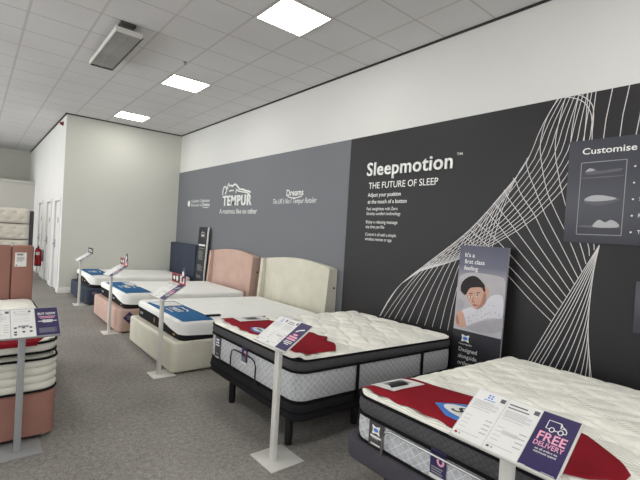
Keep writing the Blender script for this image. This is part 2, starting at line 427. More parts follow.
# wall coordinates (y, z) of the printed white lines on the charcoal panel
MURAL = [[(1.591,2.915),(1.643,2.824),(1.694,2.726),(1.738,2.621),(1.774,2.509),(1.817,2.398),(1.889,2.28),(1.982,2.164),(2.081,2.045),(2.183,1.922),(2.295,1.798),(2.423,1.679),(2.565,1.566),(2.719,1.45),(2.88,1.326),(3.051,1.197),(3.201,1.073),(3.277,0.993),(3.345,0.907),(3.408,0.816),(3.463,0.721),(3.516,0.625)],[(1.556,2.915),(1.602,2.824),(1.647,2.727),(1.686,2.624),(1.718,2.515),(1.757,2.407),(1.826,2.289),(1.914,2.172),(2.01,2.053),(2.111,1.93),(2.222,1.808),(2.353,1.688),(2.506,1.571),(2.672,1.453),(2.849,1.33),(3.04,1.203),(3.201,1.073),(3.277,0.993),(3.344,0.906),(3.406,0.816),(3.461,0.721),(3.515,0.625)],[(1.522,2.915),(1.562,2.824),(1.601,2.729),(1.636,2.627),(1.663,2.521),(1.699,2.416),(1.763,2.298),(1.848,2.179),(1.94,2.06),(2.041,1.939),(2.151,1.818),(2.286,1.697),(2.448,1.577),(2.626,1.457),(2.819,1.334),(3.028,1.209),(3.201,1.073),(3.276,0.993),(3.342,0.906),(3.405,0.816),(3.46,0.721),(3.514,0.625)],[(1.488,2.915),(1.522,2.825),(1.556,2.73),(1.586,2.63),(1.61,2.526),(1.642,2.424),(1.703,2.306),(1.783,2.186),(1.873,2.066),(1.973,1.947),(2.081,1.827),(2.22,1.706),(2.391,1.582),(2.581,1.46),(2.79,1.338),(3.017,1.214),(3.201,1.073),(3.276,0.993),(3.341,0.906),(3.404,0.816),(3.459,0.721),(3.513,0.625)],[(1.454,2.915),(1.483,2.825),(1.512,2.731),(1.537,2.634),(1.558,2.532),(1.586,2.433),(1.643,2.314),(1.72,2.193),(1.807,2.073),(1.906,1.955),(2.014,1.837),(2.155,1.714),(2.335,1.587),(2.537,1.463),(2.76,1.342),(3.005,1.22),(3.201,1.073),(3.275,0.993),(3.34,0.906),(3.402,0.815),(3.458,0.721),(3.512,0.625)],[(1.421,2.915),(1.445,2.825),(1.469,2.732),(1.49,2.637),(1.507,2.538),(1.532,2.441),(1.586,2.322),(1.659,2.2),(1.743,2.079),(1.841,1.963),(1.948,1.846),(2.092,1.722),(2.281,1.593),(2.493,1.467),(2.731,1.346),(2.994,1.225),(3.201,1.073),(3.275,0.992),(3.339,0.905),(3.401,0.815),(3.456,0.721),(3.511,0.625)],[(1.388,2.915),(1.407,2.825),(1.426,2.733),(1.443,2.639),(1.457,2.543),(1.478,2.449),(1.529,2.33),(1.599,2.206),(1.681,2.086),(1.778,1.97),(1.884,1.855),(2.031,1.73),(2.227,1.598),(2.45,1.47),(2.702,1.35),(2.982,1.231),(3.201,1.073),(3.274,0.992),(3.338,0.905),(3.399,0.815),(3.455,0.721),(3.51,0.626)],[(1.356,2.915),(1.37,2.825),(1.384,2.735),(1.397,2.642),(1.407,2.548),(1.426,2.457),(1.474,2.338),(1.541,2.213),(1.62,2.092),(1.716,1.978),(1.821,1.863),(1.971,1.738),(2.175,1.603),(2.407,1.473),(2.673,1.354),(2.971,1.236),(3.201,1.073),(3.274,0.992),(3.336,0.905),(3.398,0.815),(3.454,0.721),(3.509,0.626)],[(1.324,2.915),(1.334,2.825),(1.343,2.736),(1.352,2.645),(1.359,2.553),(1.376,2.464),(1.42,2.345),(1.484,2.219),(1.561,2.098),(1.656,1.985),(1.76,1.872),(1.912,1.746),(2.123,1.607),(2.366,1.476),(2.645,1.358),(2.96,1.242),(3.201,1.073),(3.273,0.992),(3.335,0.905),(3.396,0.815),(3.453,0.721),(3.508,0.626)],[(1.293,2.914),(1.298,2.825),(1.303,2.737),(1.308,2.648),(1.312,2.558),(1.326,2.472),(1.367,2.352),(1.428,2.225),(1.503,2.104),(1.597,1.992),(1.7,1.88),(1.855,1.753),(2.072,1.612),(2.324,1.479),(2.617,1.362),(2.948,1.247),(3.201,1.073),(3.273,0.992),(3.334,0.904),(3.395,0.814),(3.451,0.721),(3.508,0.626)],[(3.442,0.627),(3.346,0.767),(3.252,0.895),(3.159,1.013),(3.068,1.12),(2.979,1.216),(2.891,1.303),(2.805,1.38),(2.72,1.449)],[(3.369,0.629),(3.269,0.785),(3.17,0.928),(3.073,1.059),(2.977,1.176),(2.882,1.283),(2.788,1.377),(2.696,1.461),(2.606,1.535)],[(3.275,0.632),(3.176,0.804),(3.078,0.961),(2.98,1.104),(2.883,1.232),(2.786,1.348),(2.689,1.45),(2.593,1.54),(2.498,1.618)],[(3.175,0.635),(3.081,0.821),(2.986,0.991),(2.89,1.145),(2.793,1.284),(2.695,1.408),(2.597,1.518),(2.5,1.614),(2.402,1.697)],[(3.072,0.639),(2.984,0.837),(2.894,1.018),(2.801,1.182),(2.707,1.331),(2.612,1.464),(2.515,1.582),(2.417,1.685),(2.319,1.774)],[(2.95,0.643),(2.874,0.851),(2.794,1.042),(2.71,1.216),(2.622,1.374),(2.532,1.516),(2.439,1.642),(2.345,1.752),(2.248,1.848)],[(2.84,0.646),(2.774,0.863),(2.702,1.064),(2.626,1.247),(2.545,1.414),(2.459,1.565),(2.371,1.699),(2.279,1.818),(2.184,1.921)],[(2.74,0.649),(2.683,0.875),(2.619,1.085),(2.549,1.278),(2.473,1.454),(2.392,1.613),(2.307,1.755),(2.218,1.881),(2.125,1.991)],[(2.637,0.652),(2.591,0.888),(2.536,1.107),(2.474,1.309),(2.405,1.494),(2.329,1.661),(2.247,1.812),(2.16,1.945),(2.068,2.061)],[(2.544,0.655),(2.508,0.901),(2.462,1.129),(2.406,1.341),(2.342,1.535),(2.27,1.71),(2.19,1.868),(2.104,2.007),(2.012,2.128)],[(2.454,0.658),(2.428,0.913),(2.391,1.152),(2.342,1.373),(2.283,1.576),(2.214,1.759),(2.136,1.924),(2.05,2.069),(1.956,2.195)],[(2.372,0.661),(2.355,0.926),(2.326,1.174),(2.283,1.404),(2.228,1.616),(2.162,1.807),(2.086,1.979),(1.999,2.129),(1.905,2.26)],[(2.292,0.663),(2.285,0.937),(2.263,1.194),(2.227,1.433),(2.177,1.653),(2.114,1.853),(2.04,2.031),(1.954,2.188),(1.859,2.324)],[(2.215,0.666),(2.216,0.946),(2.202,1.211),(2.172,1.459),(2.128,1.687),(2.07,1.895),(1.999,2.081),(1.916,2.245),(1.822,2.387)],[(2.14,0.668),(2.149,0.954),(2.142,1.225),(2.119,1.48),(2.081,1.717),(2.029,1.933),(1.963,2.128),(1.884,2.301),(1.794,2.451)],[(2.432,1.667),(2.367,1.627),(2.303,1.589),(2.24,1.55),(2.177,1.508),(2.114,1.461),(2.051,1.411),(1.989,1.361),(1.93,1.311),(1.873,1.26),(1.818,1.209),(1.764,1.159),(1.712,1.112),(1.661,1.07),(1.612,1.03),(1.563,0.991),(1.516,0.954)],[(2.357,1.732),(2.308,1.696),(2.261,1.663),(2.213,1.627),(2.161,1.589),(2.105,1.545),(2.046,1.499),(1.987,1.451),(1.93,1.404),(1.877,1.357),(1.824,1.309),(1.772,1.261),(1.718,1.212),(1.662,1.162),(1.604,1.111),(1.547,1.06),(1.492,1.011)],[(2.284,1.805),(2.235,1.77),(2.187,1.736),(2.14,1.702),(2.094,1.666),(2.052,1.631),(2.012,1.595),(1.971,1.556),(1.924,1.511),(1.869,1.458),(1.808,1.399),(1.746,1.338),(1.687,1.28),(1.631,1.225),(1.575,1.172),(1.521,1.119),(1.468,1.068)],[(2.205,1.907),(2.196,1.907),(2.188,1.909),(2.178,1.908),(2.162,1.897),(2.136,1.872),(2.104,1.838),(2.071,1.8),(2.04,1.766),(2.016,1.74),(1.995,1.717),(1.97,1.689),(1.933,1.65),(1.88,1.594),(1.817,1.528),(1.75,1.458),(1.686,1.389),(1.623,1.323),(1.559,1.256),(1.497,1.189),(1.437,1.125)],[(2.127,1.995),(2.122,1.998),(2.119,2.002),(2.114,2.004),(2.106,2.0),(2.1,1.994),(2.093,1.987),(2.08,1.97),(2.051,1.936),(2.008,1.885),(1.953,1.822),(1.888,1.746),(1.811,1.656),(1.719,1.548),(1.616,1.426),(1.512,1.303),(1.414,1.188)],[(2.024,2.129),(2.011,2.106),(1.998,2.084),(1.984,2.06),(1.964,2.031),(1.937,1.996),(1.905,1.957),(1.871,1.914),(1.838,1.869),(1.81,1.826),(1.784,1.783),(1.751,1.731),(1.703,1.661),(1.634,1.567),(1.552,1.459),(1.466,1.346),(1.386,1.241)],[(1.944,2.24),(1.937,2.232),(1.93,2.226),(1.923,2.216),(1.912,2.2),(1.9,2.174),(1.886,2.141),(1.869,2.104),(1.847,2.065),(1.82,2.025),(1.788,1.982),(1.755,1.937),(1.722,1.888),(1.695,1.84),(1.669,1.79),(1.64,1.734),(1.6,1.666),(1.545,1.582),(1.481,1.487),(1.415,1.389),(1.353,1.297)],[(1.824,2.417),(1.824,2.397),(1.825,2.379),(1.825,2.357),(1.818,2.329),(1.806,2.293),(1.79,2.252),(1.77,2.205),(1.747,2.154),(1.722,2.094),(1.693,2.028),(1.662,1.961),(1.632,1.897),(1.602,1.841),(1.572,1.788),(1.541,1.733),(1.505,1.671),(1.465,1.598),(1.421,1.518),(1.376,1.437),(1.332,1.359)],[(1.58,2.915),(1.603,2.885),(1.627,2.845),(1.65,2.804),(1.67,2.761),(1.685,2.714),(1.697,2.664),(1.705,2.615),(1.711,2.569),(1.713,2.53),(1.712,2.496),(1.708,2.46),(1.701,2.414),(1.69,2.353),(1.675,2.282),(1.659,2.211),(1.642,2.148),(1.628,2.103),(1.615,2.067),(1.598,2.029),(1.573,1.977),(1.537,1.903),(1.492,1.816),(1.446,1.728),(1.408,1.65),(1.378,1.584),(1.353,1.525),(1.329,1.469),(1.305,1.412)],[(1.526,2.915),(1.535,2.875),(1.544,2.831),(1.552,2.787),(1.56,2.741),(1.568,2.695),(1.575,2.648),(1.581,2.6),(1.584,2.552),(1.584,2.507),(1.582,2.465),(1.577,2.418),(1.566,2.356),(1.549,2.275),(1.527,2.18),(1.501,2.081),(1.472,1.988),(1.439,1.896),(1.401,1.805),(1.364,1.721),(1.335,1.65),(1.316,1.597),(1.302,1.556),(1.292,1.52),(1.28,1.482)],[(1.42,2.913),(1.426,2.875),(1.432,2.837),(1.438,2.798),(1.444,2.755),(1.449,2.708),(1.454,2.656),(1.458,2.603),(1.46,2.548),(1.459,2.495),(1.458,2.442),(1.453,2.385),(1.445,2.319),(1.433,2.24),(1.417,2.152),(1.398,2.061),(1.378,1.974),(1.353,1.887),(1.324,1.8),(1.298,1.72),(1.278,1.657),(1.267,1.616),(1.263,1.591),(1.262,1.572),(1.259,1.55)],[(1.352,2.915),(1.352,2.859),(1.353,2.803),(1.353,2.747),(1.353,2.689),(1.355,2.633),(1.357,2.578),(1.357,2.516),(1.353,2.437),(1.342,2.332),(1.327,2.208),(1.311,2.083),(1.295,1.973),(1.278,1.878),(1.261,1.79),(1.245,1.716),(1.234,1.659),(1.229,1.627),(1.228,1.615),(1.229,1.61),(1.228,1.602)],[(1.523,2.915),(1.489,2.907),(1.455,2.893),(1.424,2.878),(1.397,2.86),(1.376,2.84),(1.358,2.817),(1.344,2.792),(1.332,2.768),(1.323,2.746),(1.316,2.725),(1.312,2.701),(1.308,2.673),(1.304,2.637),(1.302,2.597),(1.3,2.555),(1.298,2.513)],[(1.428,2.915),(1.405,2.905),(1.381,2.887),(1.359,2.869),(1.341,2.849),(1.326,2.829),(1.315,2.809),(1.307,2.786),(1.301,2.754),(1.298,2.712),(1.298,2.661),(1.3,2.608),(1.301,2.555)],[(1.694,0.558),(1.516,0.954),(1.352,1.306),(1.192,1.645)],[(1.667,0.556),(1.598,0.706),(1.534,0.847),(1.474,0.981),(1.418,1.107),(1.366,1.226),(1.318,1.339),(1.273,1.445),(1.231,1.546),(1.192,1.641)],[(1.637,0.555),(1.57,0.702),(1.509,0.841),(1.452,0.972),(1.399,1.097),(1.351,1.214),(1.306,1.326),(1.265,1.432),(1.228,1.533),(1.194,1.629)],[(1.599,0.556),(1.537,0.699),(1.48,0.833),(1.427,0.961),(1.379,1.082),(1.335,1.197),(1.295,1.306),(1.259,1.41),(1.226,1.509),(1.197,1.604)],[(1.571,0.555),(1.512,0.691),(1.458,0.819),(1.408,0.942),(1.364,1.058),(1.324,1.168),(1.288,1.274),(1.256,1.374),(1.228,1.47),(1.203,1.563)],[(1.512,0.554),(1.462,0.681),(1.416,0.801),(1.374,0.916),(1.338,1.026),(1.305,1.13),(1.276,1.23),(1.251,1.325),(1.229,1.417),(1.211,1.504)],[(1.463,0.551),(1.42,0.667),(1.381,0.778),(1.347,0.884),(1.316,0.985),(1.29,1.082),(1.267,1.174),(1.247,1.263),(1.232,1.348),(1.219,1.43)],[(1.414,0.547),(1.379,0.651),(1.348,0.749),(1.321,0.843),(1.297,0.933),(1.276,1.019),(1.259,1.102),(1.245,1.181),(1.234,1.257),(1.226,1.33)],[(1.359,0.546),(1.333,0.635),(1.311,0.72),(1.292,0.801),(1.275,0.879),(1.261,0.953),(1.25,1.025),(1.241,1.093),(1.235,1.159),(1.231,1.222)],[(1.312,0.543),(1.295,0.618),(1.28,0.689),(1.267,0.758),(1.256,0.824),(1.247,0.887),(1.241,0.947),(1.237,1.005),(1.234,1.061),(1.234,1.114)],[(1.267,0.54),(1.257,0.6),(1.249,0.657),(1.243,0.712),(1.238,0.765),(1.234,0.816),(1.232,0.864),(1.231,0.911),(1.231,0.956),(1.233,0.998)],[(1.23,0.543),(1.226,0.587),(1.223,0.63),(1.221,0.671),(1.22,0.71),(1.22,0.748),(1.221,0.784),(1.222,0.819),(1.224,0.852),(1.227,0.884)],[(1.197,0.536),(1.199,0.568),(1.2,0.599),(1.202,0.629),(1.204,0.658),(1.206,0.686),(1.209,0.713),(1.211,0.739),(1.214,0.763),(1.217,0.787)],[(1.192,1.645),(1.194,1.625),(1.197,1.605),(1.2,1.585),(1.203,1.565),(1.206,1.544),(1.209,1.524),(1.211,1.503),(1.214,1.482),(1.216,1.461),(1.219,1.438),(1.221,1.415),(1.222,1.39),(1.224,1.365),(1.226,1.339),(1.227,1.313),(1.229,1.288),(1.23,1.262),(1.231,1.237),(1.232,1.212),(1.232,1.189),(1.233,1.166),(1.234,1.144),(1.234,1.123),(1.234,1.102),(1.234,1.081),(1.234,1.061),(1.234,1.041),(1.233,1.021),(1.233,1.001),(1.232,0.982),(1.232,0.963),(1.231,0.946),(1.23,0.929),(1.229,0.912),(1.228,0.896),(1.227,0.879),(1.225,0.862),(1.224,0.844),(1.222,0.824),(1.219,0.803),(1.216,0.78),(1.213,0.756),(1.21,0.73),(1.206,0.704),(1.202,0.677),(1.198,0.649),(1.194,0.622),(1.19,0.594),(1.186,0.567),(1.182,0.541)],[(1.175,2.915),(1.207,2.664),(1.22,2.421),(1.21,2.012)],[(1.06,2.915),(1.092,2.684),(1.109,2.408),(1.126,2.01)],[(0.957,2.912),(0.98,2.656),(1.001,2.473),(1.032,2.008)]]
# ------------------------------------------------------------------ room shell
XR, YE, XS, YF, H = 3.95, 10.45, 1.45, 17.7, 3.85
def shell(name, x0, x1, y0, y1, z0, z1, m):
    b = MB(); b.box(x0, x1, y0, y1, z0, z1); return struct(name, b, m)
shell('floor', -6.2, XR + .2, -5.2, YF + .2, -.1, 0, M['carpet'])
shell('ceiling', -6.2, XR + .2, -5.2, YF + .2, H, H + .1, M['ceiling'])
shell('wall_right', XR, XR + .2, -5.2, YE + .2, 0, H, M['wall_white'])
shell('wall_end', XS + .003, XR, YE, YE + .2, 0, H, M['wall_beige'])
shell('wall_far', -6.2, XS, YF, YF + .2, 0, H, M['wall_far'])
shell('wall_left', -6.2, -6.0, -5.2, YF, 0, H, M['wall_white'])
shell('wall_back', -6.0, XR, -5.2, -5.0, 0, H, M['wall_white'])
shell('wall_divider', -6.0, XS - .001, 16.0, 16.12, 0, 2.64, M['wall_far'])
shell('trim_divider', -6.0, XS - .001, 15.97, 16.15, 2.64, 2.70, M['wall_far'])
# side wall with three doorways
DO = [(10.72, 11.46), (12.05, 12.83), (13.72, 14.5)]
b = MB(); y = YE + .004
for a, c in DO + [(YF, None)]:
    b.box(XS, XS + .15, y, a, 0, H)
    if c:
        b.box(XS, XS + .15, a, c, 2.0, H); y = c
struct('wall_side', b, M['wall_white'])
for i, (a, c) in enumerate(DO):
    b = MB(); b.box(XS + .02, XS + .06, a + .012, c - .012, .01, 1.985, .003)
    d = struct('door_%d' % (i + 1), b, M['door'])
    f = MB()
    for q0, q1 in ((a - .07, a), (c, c + .07)): f.box(XS - .018, XS, q0, q1, 0, 2.0, .004)
    f.box(XS - .018, XS, a - .07, c + .07, 2.0, 2.07, .004)
    struct('architrave', f, M['trim_white'], d)
    h = MB(); h.box(XS + .008, XS + .02, c - .11, c - .06, .93, 1.12, .003)
    h.tube([(XS + .01, c - .085, 1.02), (XS - .035, c - .085, 1.02), (XS - .035, c - .19, 1.02)], .009)
    struct('door_handle', h, M['steel'], d)
    p = MB(); p.box(XS + .013, XS + .02, (a + c) / 2 - .05, (a + c) / 2 + .05, 1.5, 1.62, .002)
    struct('door_plate', p, M['steel'] if i != 1 else M['print_grey'], d)
b = MB(); b.box(XS + .002, XR - .0, YE - .018, YE, 0, .12, .004); struct('baseboard_end', b, M['trim_white'])
b = MB(); y = YE - .018
for a, c in DO + [(15.97, None)]:
    b.box(XS - .016, XS, y, a - (.07 if c else 0), 0, .12, .004); y = (c or 0) + .07
struct('baseboard_side', b, M['trim_white'])
shell('shadow_gap_1', XR - .02, XR, -5.0, YE, H - .02, H, M['gap_shade'])  # dark strips whose colour holds the shade of the gap under the ceiling
shell('shadow_gap_2', XS - .02, XR - .02, YE - .02, YE, H - .02, H, M['gap_shade'])
shell('shadow_gap_3', XS - .02, XS, YE, YF, H - .03, H, M['gap_shade'])

# unseen window frames added around the fill lights, behind and left of the viewer
def added_frame(n, ax, a0, a1, z0, z1, wall, inward, panes):
    b = MB(); g = MB(); t = .05
    def bx_(a, c, z, w): b.box(*((a, c) + tuple(sorted((wall, wall + inward * .07))) if ax == 'x' else tuple(sorted((wall, wall + inward * .07))) + (a, c)), z, w, .004)
    for k in range(panes + 1):
        a = a0 + (a1 - a0) * k / panes; bx_(a - t / 2, a + t / 2, z0, z1)
    bx_(a0, a1, z0 - t, z0); bx_(a0, a1, z1, z1 + t)
    w = struct('added_window_%d' % n, b, M['trim_white'])
added_frame(1, 'x', -5.0, 3.0, .3, 2.9, -5.0, 1, 5)
added_frame(2, 'y', 3.0, 16.0, .3, 3.1, -6.0, 1, 8)

# ------------------------------------------------------------------ ceiling lights
def ceiling_light(ix, iy, label):
    x0, y0 = GX0 + GXP * ix, GY0 + GYP * iy
    x1, y1 = x0 + GXP, y0 + GYP
    r = root('ceiling_light', ((x0 + x1) / 2, (y0 + y1) / 2, H), label, 'ceiling light', 'square LED panels in the tiled ceiling')
    f = MB(); w = .022
    for q in ((x0 + .004, x1 - .004, y0 + .004, y0 + w), (x0 + .004, x1 - .004, y1 - w, y1 - .004), (x0 + .004, x0 + w, y0 + w, y1 - w), (x1 - w, x1 - .004, y0 + w, y1 - w)):
        f.box(*q, H - .012, H - .001)
    obj('light_frame', f, M['heater_white'], r)
    d = MB(); d.box(x0 + w, x1 - w, y0 + w, y1 - w, H - .009, H - .002)
    obj('diffuser', d, M['led'], r)
LL = {0: 'nearest and largest lit square ceiling panel, at the top edge of the view', 5: 'lit square ceiling panel between the hanging heater and the grey wall, second in the row',
      10: 'farthest and smallest lit square ceiling panel, close to the pale end wall'}
for ix in (0, -5, -10):
    for iy in (-10, -5, 0, 5, 10, 15, 20):
        if ix == 0 and iy > 10: continue
        ceiling_light(ix, iy, LL[iy] if ix == 0 and iy in LL else 'lit square ceiling panel outside the view over the rest of the shop')

# ------------------------------------------------------------------ heater, sprinkler, alarm
hx0, hx1, hy0, hy1, hz = 1.135, 1.43, 5.14, 6.53, 3.72
r = root('ceiling_heater', ((hx0 + hx1) / 2, (hy0 + hy1) / 2, H), 'long white radiant heater with grey grille hung under the ceiling tiles', 'heater')
b = MB(); b.box(hx0, hx1, hy0, hy1, hz + .012, hz + .055, .004); obj('housing', b, M['heater_white'], r)
b = MB()
for q in ((hx0, hx0 + .012, hy0, hy1), (hx1 - .012, hx1, hy0, hy1), (hx0 + .012, hx1 - .012, hy1 - .03, hy1), (hx0 + .012, hx1 - .012, hy0, hy0 + .012)):
    b.box(*q, hz - .004, hz + .012)
o = obj('rim', b, [M['heater_white'], M['heater_dark']], r)
for p in o.data.polygons:
    c = p.center + Vector(o.parent.location)
    if c.x > hx1 - .013 or c.y > hy1 - .031: p.material_index = 1
b = MB(); n = 9
for k in range(n):
    a = hx0 + .014 + (hx1 - hx0 - .028) * k / n; w = (hx1 - hx0 - .028) / n
    b.add([(a, hy0 + .013, hz + .004), (a + w / 2, hy0 + .013, hz + .009), (a + w, hy0 + .013, hz + .004), (a, hy1 - .031, hz + .004), (a + w / 2, hy1 - .031, hz + .009), (a + w, hy1 - .031, hz + .004)], [[0, 1, 4, 3], [1, 2, 5, 4]])
b.box((hx0 + hx1) / 2 - .006, (hx0 + hx1) / 2 + .006, hy0 + .013, hy1 - .031, hz - .002, hz + .006)
obj('grille', b, M['heater_grey'], r)
for ya in (hy0 + .02, hy1 - .3):
    b = MB(); b.box(hx0 + .07, hx1 - .10, ya, ya + .1, hz + .055, H, .004); b.box(hx0 + .05, hx1 - .08, ya - .02, ya + .12, H - .03, H - .001, .003)
    obj('mounting_bracket', b, M['heater_dark'], r)
b = MB(); b.tube([(2.16, 5.75, H - .001), (2.16, 5.75, H - .008)], .025, 14); b.tube([(2.16, 5.75, H - .012), (2.16, 5.75, H - .03)], .008); b.tube([(2.16, 5.75, H - .03), (2.16, 5.75, H - .034)], .016, 12)
thing('sprinkler_head', b, M['steel'], (2.16, 5.75, H), 'tiny metal sprinkler head in the ceiling tiles beyond the heater', 'sprinkler')
r = root('alarm_sounder', (XS, 10.86, 3.69), 'small red alarm sounder high on the white side wall corner', 'alarm')
b = MB(); b.box(XS - .02, XS, 10.81, 10.91, 3.65, 3.73, .006); obj('base', b, M['red_dark'], r)
b = MB(); b.tube([(XS - .02, 10.86, 3.69), (XS - .05, 10.86, 3.69), (XS - .07, 10.86, 3.69)], [.036, .034, .016], 14); obj('horn', b, M['red_dark'], r)

# ------------------------------------------------------------------ wall graphics
PX = 3.938
RW, UP = (0, -1, 0), (0, 0, 1)
gp = root('wall_panel', (XR, 7.3, 0), 'grey vinyl wall panel lettered in white above the three far beds', 'wall panel')
b = MB(); b.box(PX, XR - .001, 4.222, YE - .001, 0, 2.915); obj('backing', b, M['panel_grey'], gp)
kp = root('wall_panel', (XR, 1.5, 0), 'charcoal wall panel printed with sweeping white lines behind the two quilted beds', 'wall panel')
b = MB(); b.box(PX, XR - .001, -1.6, 4.218, 0, 2.915); obj('backing', b, M['panel_black'], kp)
def wt(mb, s, y0, z, y1, cap, **k): text(mb, s, (PX - .001, y0, z), RW, UP, y0 - y1, cap, **k)
b = MB(); wt(b, 'Sleepmotion', 3.875, 2.39, 2.607, .165, bold=0.012, depth=.014, spacing=1.06); obj('raised_lettering', b, M['print_white'], kp)['label'] = 'raised white Sleepmotion lettering'
b = MB(); wt(b, 'TM', 2.57, 2.52, 2.50, .028, bold=0.0042)
wt(b, 'THE FUTURE OF SLEEP', 3.84, 2.222, 2.782, .078, bold=0.0050)
wt(b, 'Adjust your position', 3.845, 2.118, 3.30, .048, bold=0.0118)
wt(b, 'at the touch of a button', 3.84, 2.03, 3.205, .048, bold=0.0118)
for s, z, y1 in (('Feel weightless with Zero', 1.943, 3.335), ('Gravity comfort technology', 1.882, 3.285), ('Enjoy a relaxing massage', 1.775, 3.325), ('any time you like', 1.713, 3.53),
                 ('Control it all with a simple', 1.615, 3.335), ('wireless remote or app', 1.555, 3.40)):
    wt(b, s, 3.85, z, y1, .039, bold=0.0025)
obj('slogan', b, M['print_white'], kp)
b = MB()
for i, c in enumerate(MURAL): stroke(b, (PX - .0008 - .00006 * i, 0, 0), (0, 1, 0), UP, [(q[0], q[1]) for q in c], .0064)
obj('line_art', b, M['print_line'], kp)['label'] = 'fine white lines sweeping into a twisted net'
# grey panel lettering
b = MB(); wt(b, 'TEMPUR', 7.955, 2.062, 6.80, .195, bold=0.022, depth=.016, spacing=1.14); obj('raised_lettering', b, M['print_white'], gp)['label'] = 'raised white TEMPUR lettering'
b = MB(); o0 = (PX - .001, 8.0, 2.25)
def lg(pts, w=.026): stroke(b, o0, RW, UP, pts, w, depth=.014)
lg([(.02, .03), (.03, .12), (.06, .19), (.12, .2), (.17, .16), (.19, .1), (.14, .06), (.17, .03)])
lg([(.2, .14), (.26, .25), (.31, .2), (.37, .21), (.43, .19), (.52, .23), (.6, .2), (.72, .12), (.85, .11), (.96, .08), (1.06, .07), (1.16, .04)], .03)
lg([(.3, .1), (.4, .11), (.5, .1)], .022); lg([(.58, .05), (.6, .12), (.66, .09), (.78, .07), (.88, .06), (1.02, .04), (1.12, .0)], .022)
obj('raised_logo', b, M['print_white'], gp)
b = MB(); wt(b, 'A mattress like no other', 8.1, 1.90, 6.6, .095)
wt(b, 'Dreams', 5.70, 2.19, 5.24, .1, bold=0.0147)
stroke(b, (PX - .001, 0, 0), (0, 1, 0), UP, [(5.66, 2.178), (5.58, 2.158), (5.48, 2.15), (5.38, 2.155), (5.28, 2.175)], .014)
wt(b, "The UK's No.1 Tempur Retailer", 6.09, 2.065, 4.90, .08, shear=.25)
shape(b, (PX - .001, 9.74, 2.135), RW, UP, ell(0, 0, .075, .075))
wt(b, 'Comfort Collection', 9.6, 2.155, 8.6, .068, bold=0.0025, shear=.2)
wt(b, 'Exclusive to', 9.6, 2.065, 9.02, .06, bold=0.0017, shear=.2)
wt(b, 'Dreams', 8.98, 2.065, 8.6, .075, bold=0.0126)
stroke(b, (PX - .001, 0, 0), (0, 1, 0), UP, [(8.95, 2.05), (8.85, 2.03), (8.75, 2.03), (8.64, 2.045)], .012)
obj('slogan', b, M['print_white'], gp)

# customise board on the wall
cx = 3.925
r = root('information_board', (cx, .86, 1.66), 'slate board titled Customise with three small bed pictures, on the charcoal wall', 'sign board')
b = MB(); b.box(cx, PX - .001, .25, 1.463, 1.655, 2.515, .002); obj('board', b, M['sign_board'], r)
b = MB(); text(b, 'Customise', (cx - .001, 1.358, 2.395), RW, UP, .378, .052, bold=0.0126); obj('title', b, M['print_white'], r)
for k, s in enumerate(('Low', 'Sit', 'Sl', 'Re', 'To')):
    z = 2.268 - k * .128; b = MB()
    shape(b, (cx - .001, .985, z), RW, UP, ell(0, 0, .007, .007))
    text(b, s, (cx - .001, .945, z - .012), RW, UP, None, .028, bold=0.0063)
    obj('bullet_point', b, M['print_white'], r)
b = MB()
for q in (((1.36, 2.325), (1.04, 2.327)), ((1.04, 2.327), (1.046, 1.727)), ((1.046, 1.727), (1.365, 1.727)), ((1.365, 1.727), (1.36, 2.325))):
    stroke(b, (cx - .001, 0, 0), (0, 1, 0), UP, list(q), .006)
obj('picture_frame', b, M['print_grey'], r)
b = MB(); oo = (cx - .001, 1.36, 0)
def pic(pts, l=0, mi=0): shape(b, oo, RW, UP, smooth_poly(pts, 3), l, mi)
pic([(.03, 2.245), (.06, 2.275), (.1, 2.27), (.14, 2.25), (.28, 2.262), (.28, 2.24), (.14, 2.225), (.05, 2.225)], 0, 1); pic([(.035, 2.25), (.06, 2.275), (.09, 2.268), (.1, 2.255), (.06, 2.25)], .0006)
pic([(.03, 2.2), (.28, 2.205), (.28, 2.195), (.03, 2.19)], 0, 1)
pic([(.04, 2.01), (.08, 2.045), (.16, 2.05), (.28, 2.02), (.28, 2.0), (.15, 1.965), (.05, 1.985)], 0, 1); pic([(.04, 2.01), (.08, 2.045), (.16, 2.05), (.27, 2.02), (.15, 2.0)], .0006)
pic([(.12, 1.79), (.28, 1.79), (.29, 1.82), (.24, 1.85), (.2, 1.83), (.16, 1.85), (.13, 1.83)], .0006); pic([(.03, 1.785), (.28, 1.785), (.28, 1.80), (.03, 1.805)], 0, 1)
obj('bed_pictures', b, [M['ink_light'], M['ink_dark']], r)
b = MB(); b.box(cx, PX - .001, .25, .928, .985, 1.38, .002)
thing('information_board', b, M['sign_board'], (cx, .6, .985), 'plain slate board cut off at the right edge, under the Customise board', 'sign board')

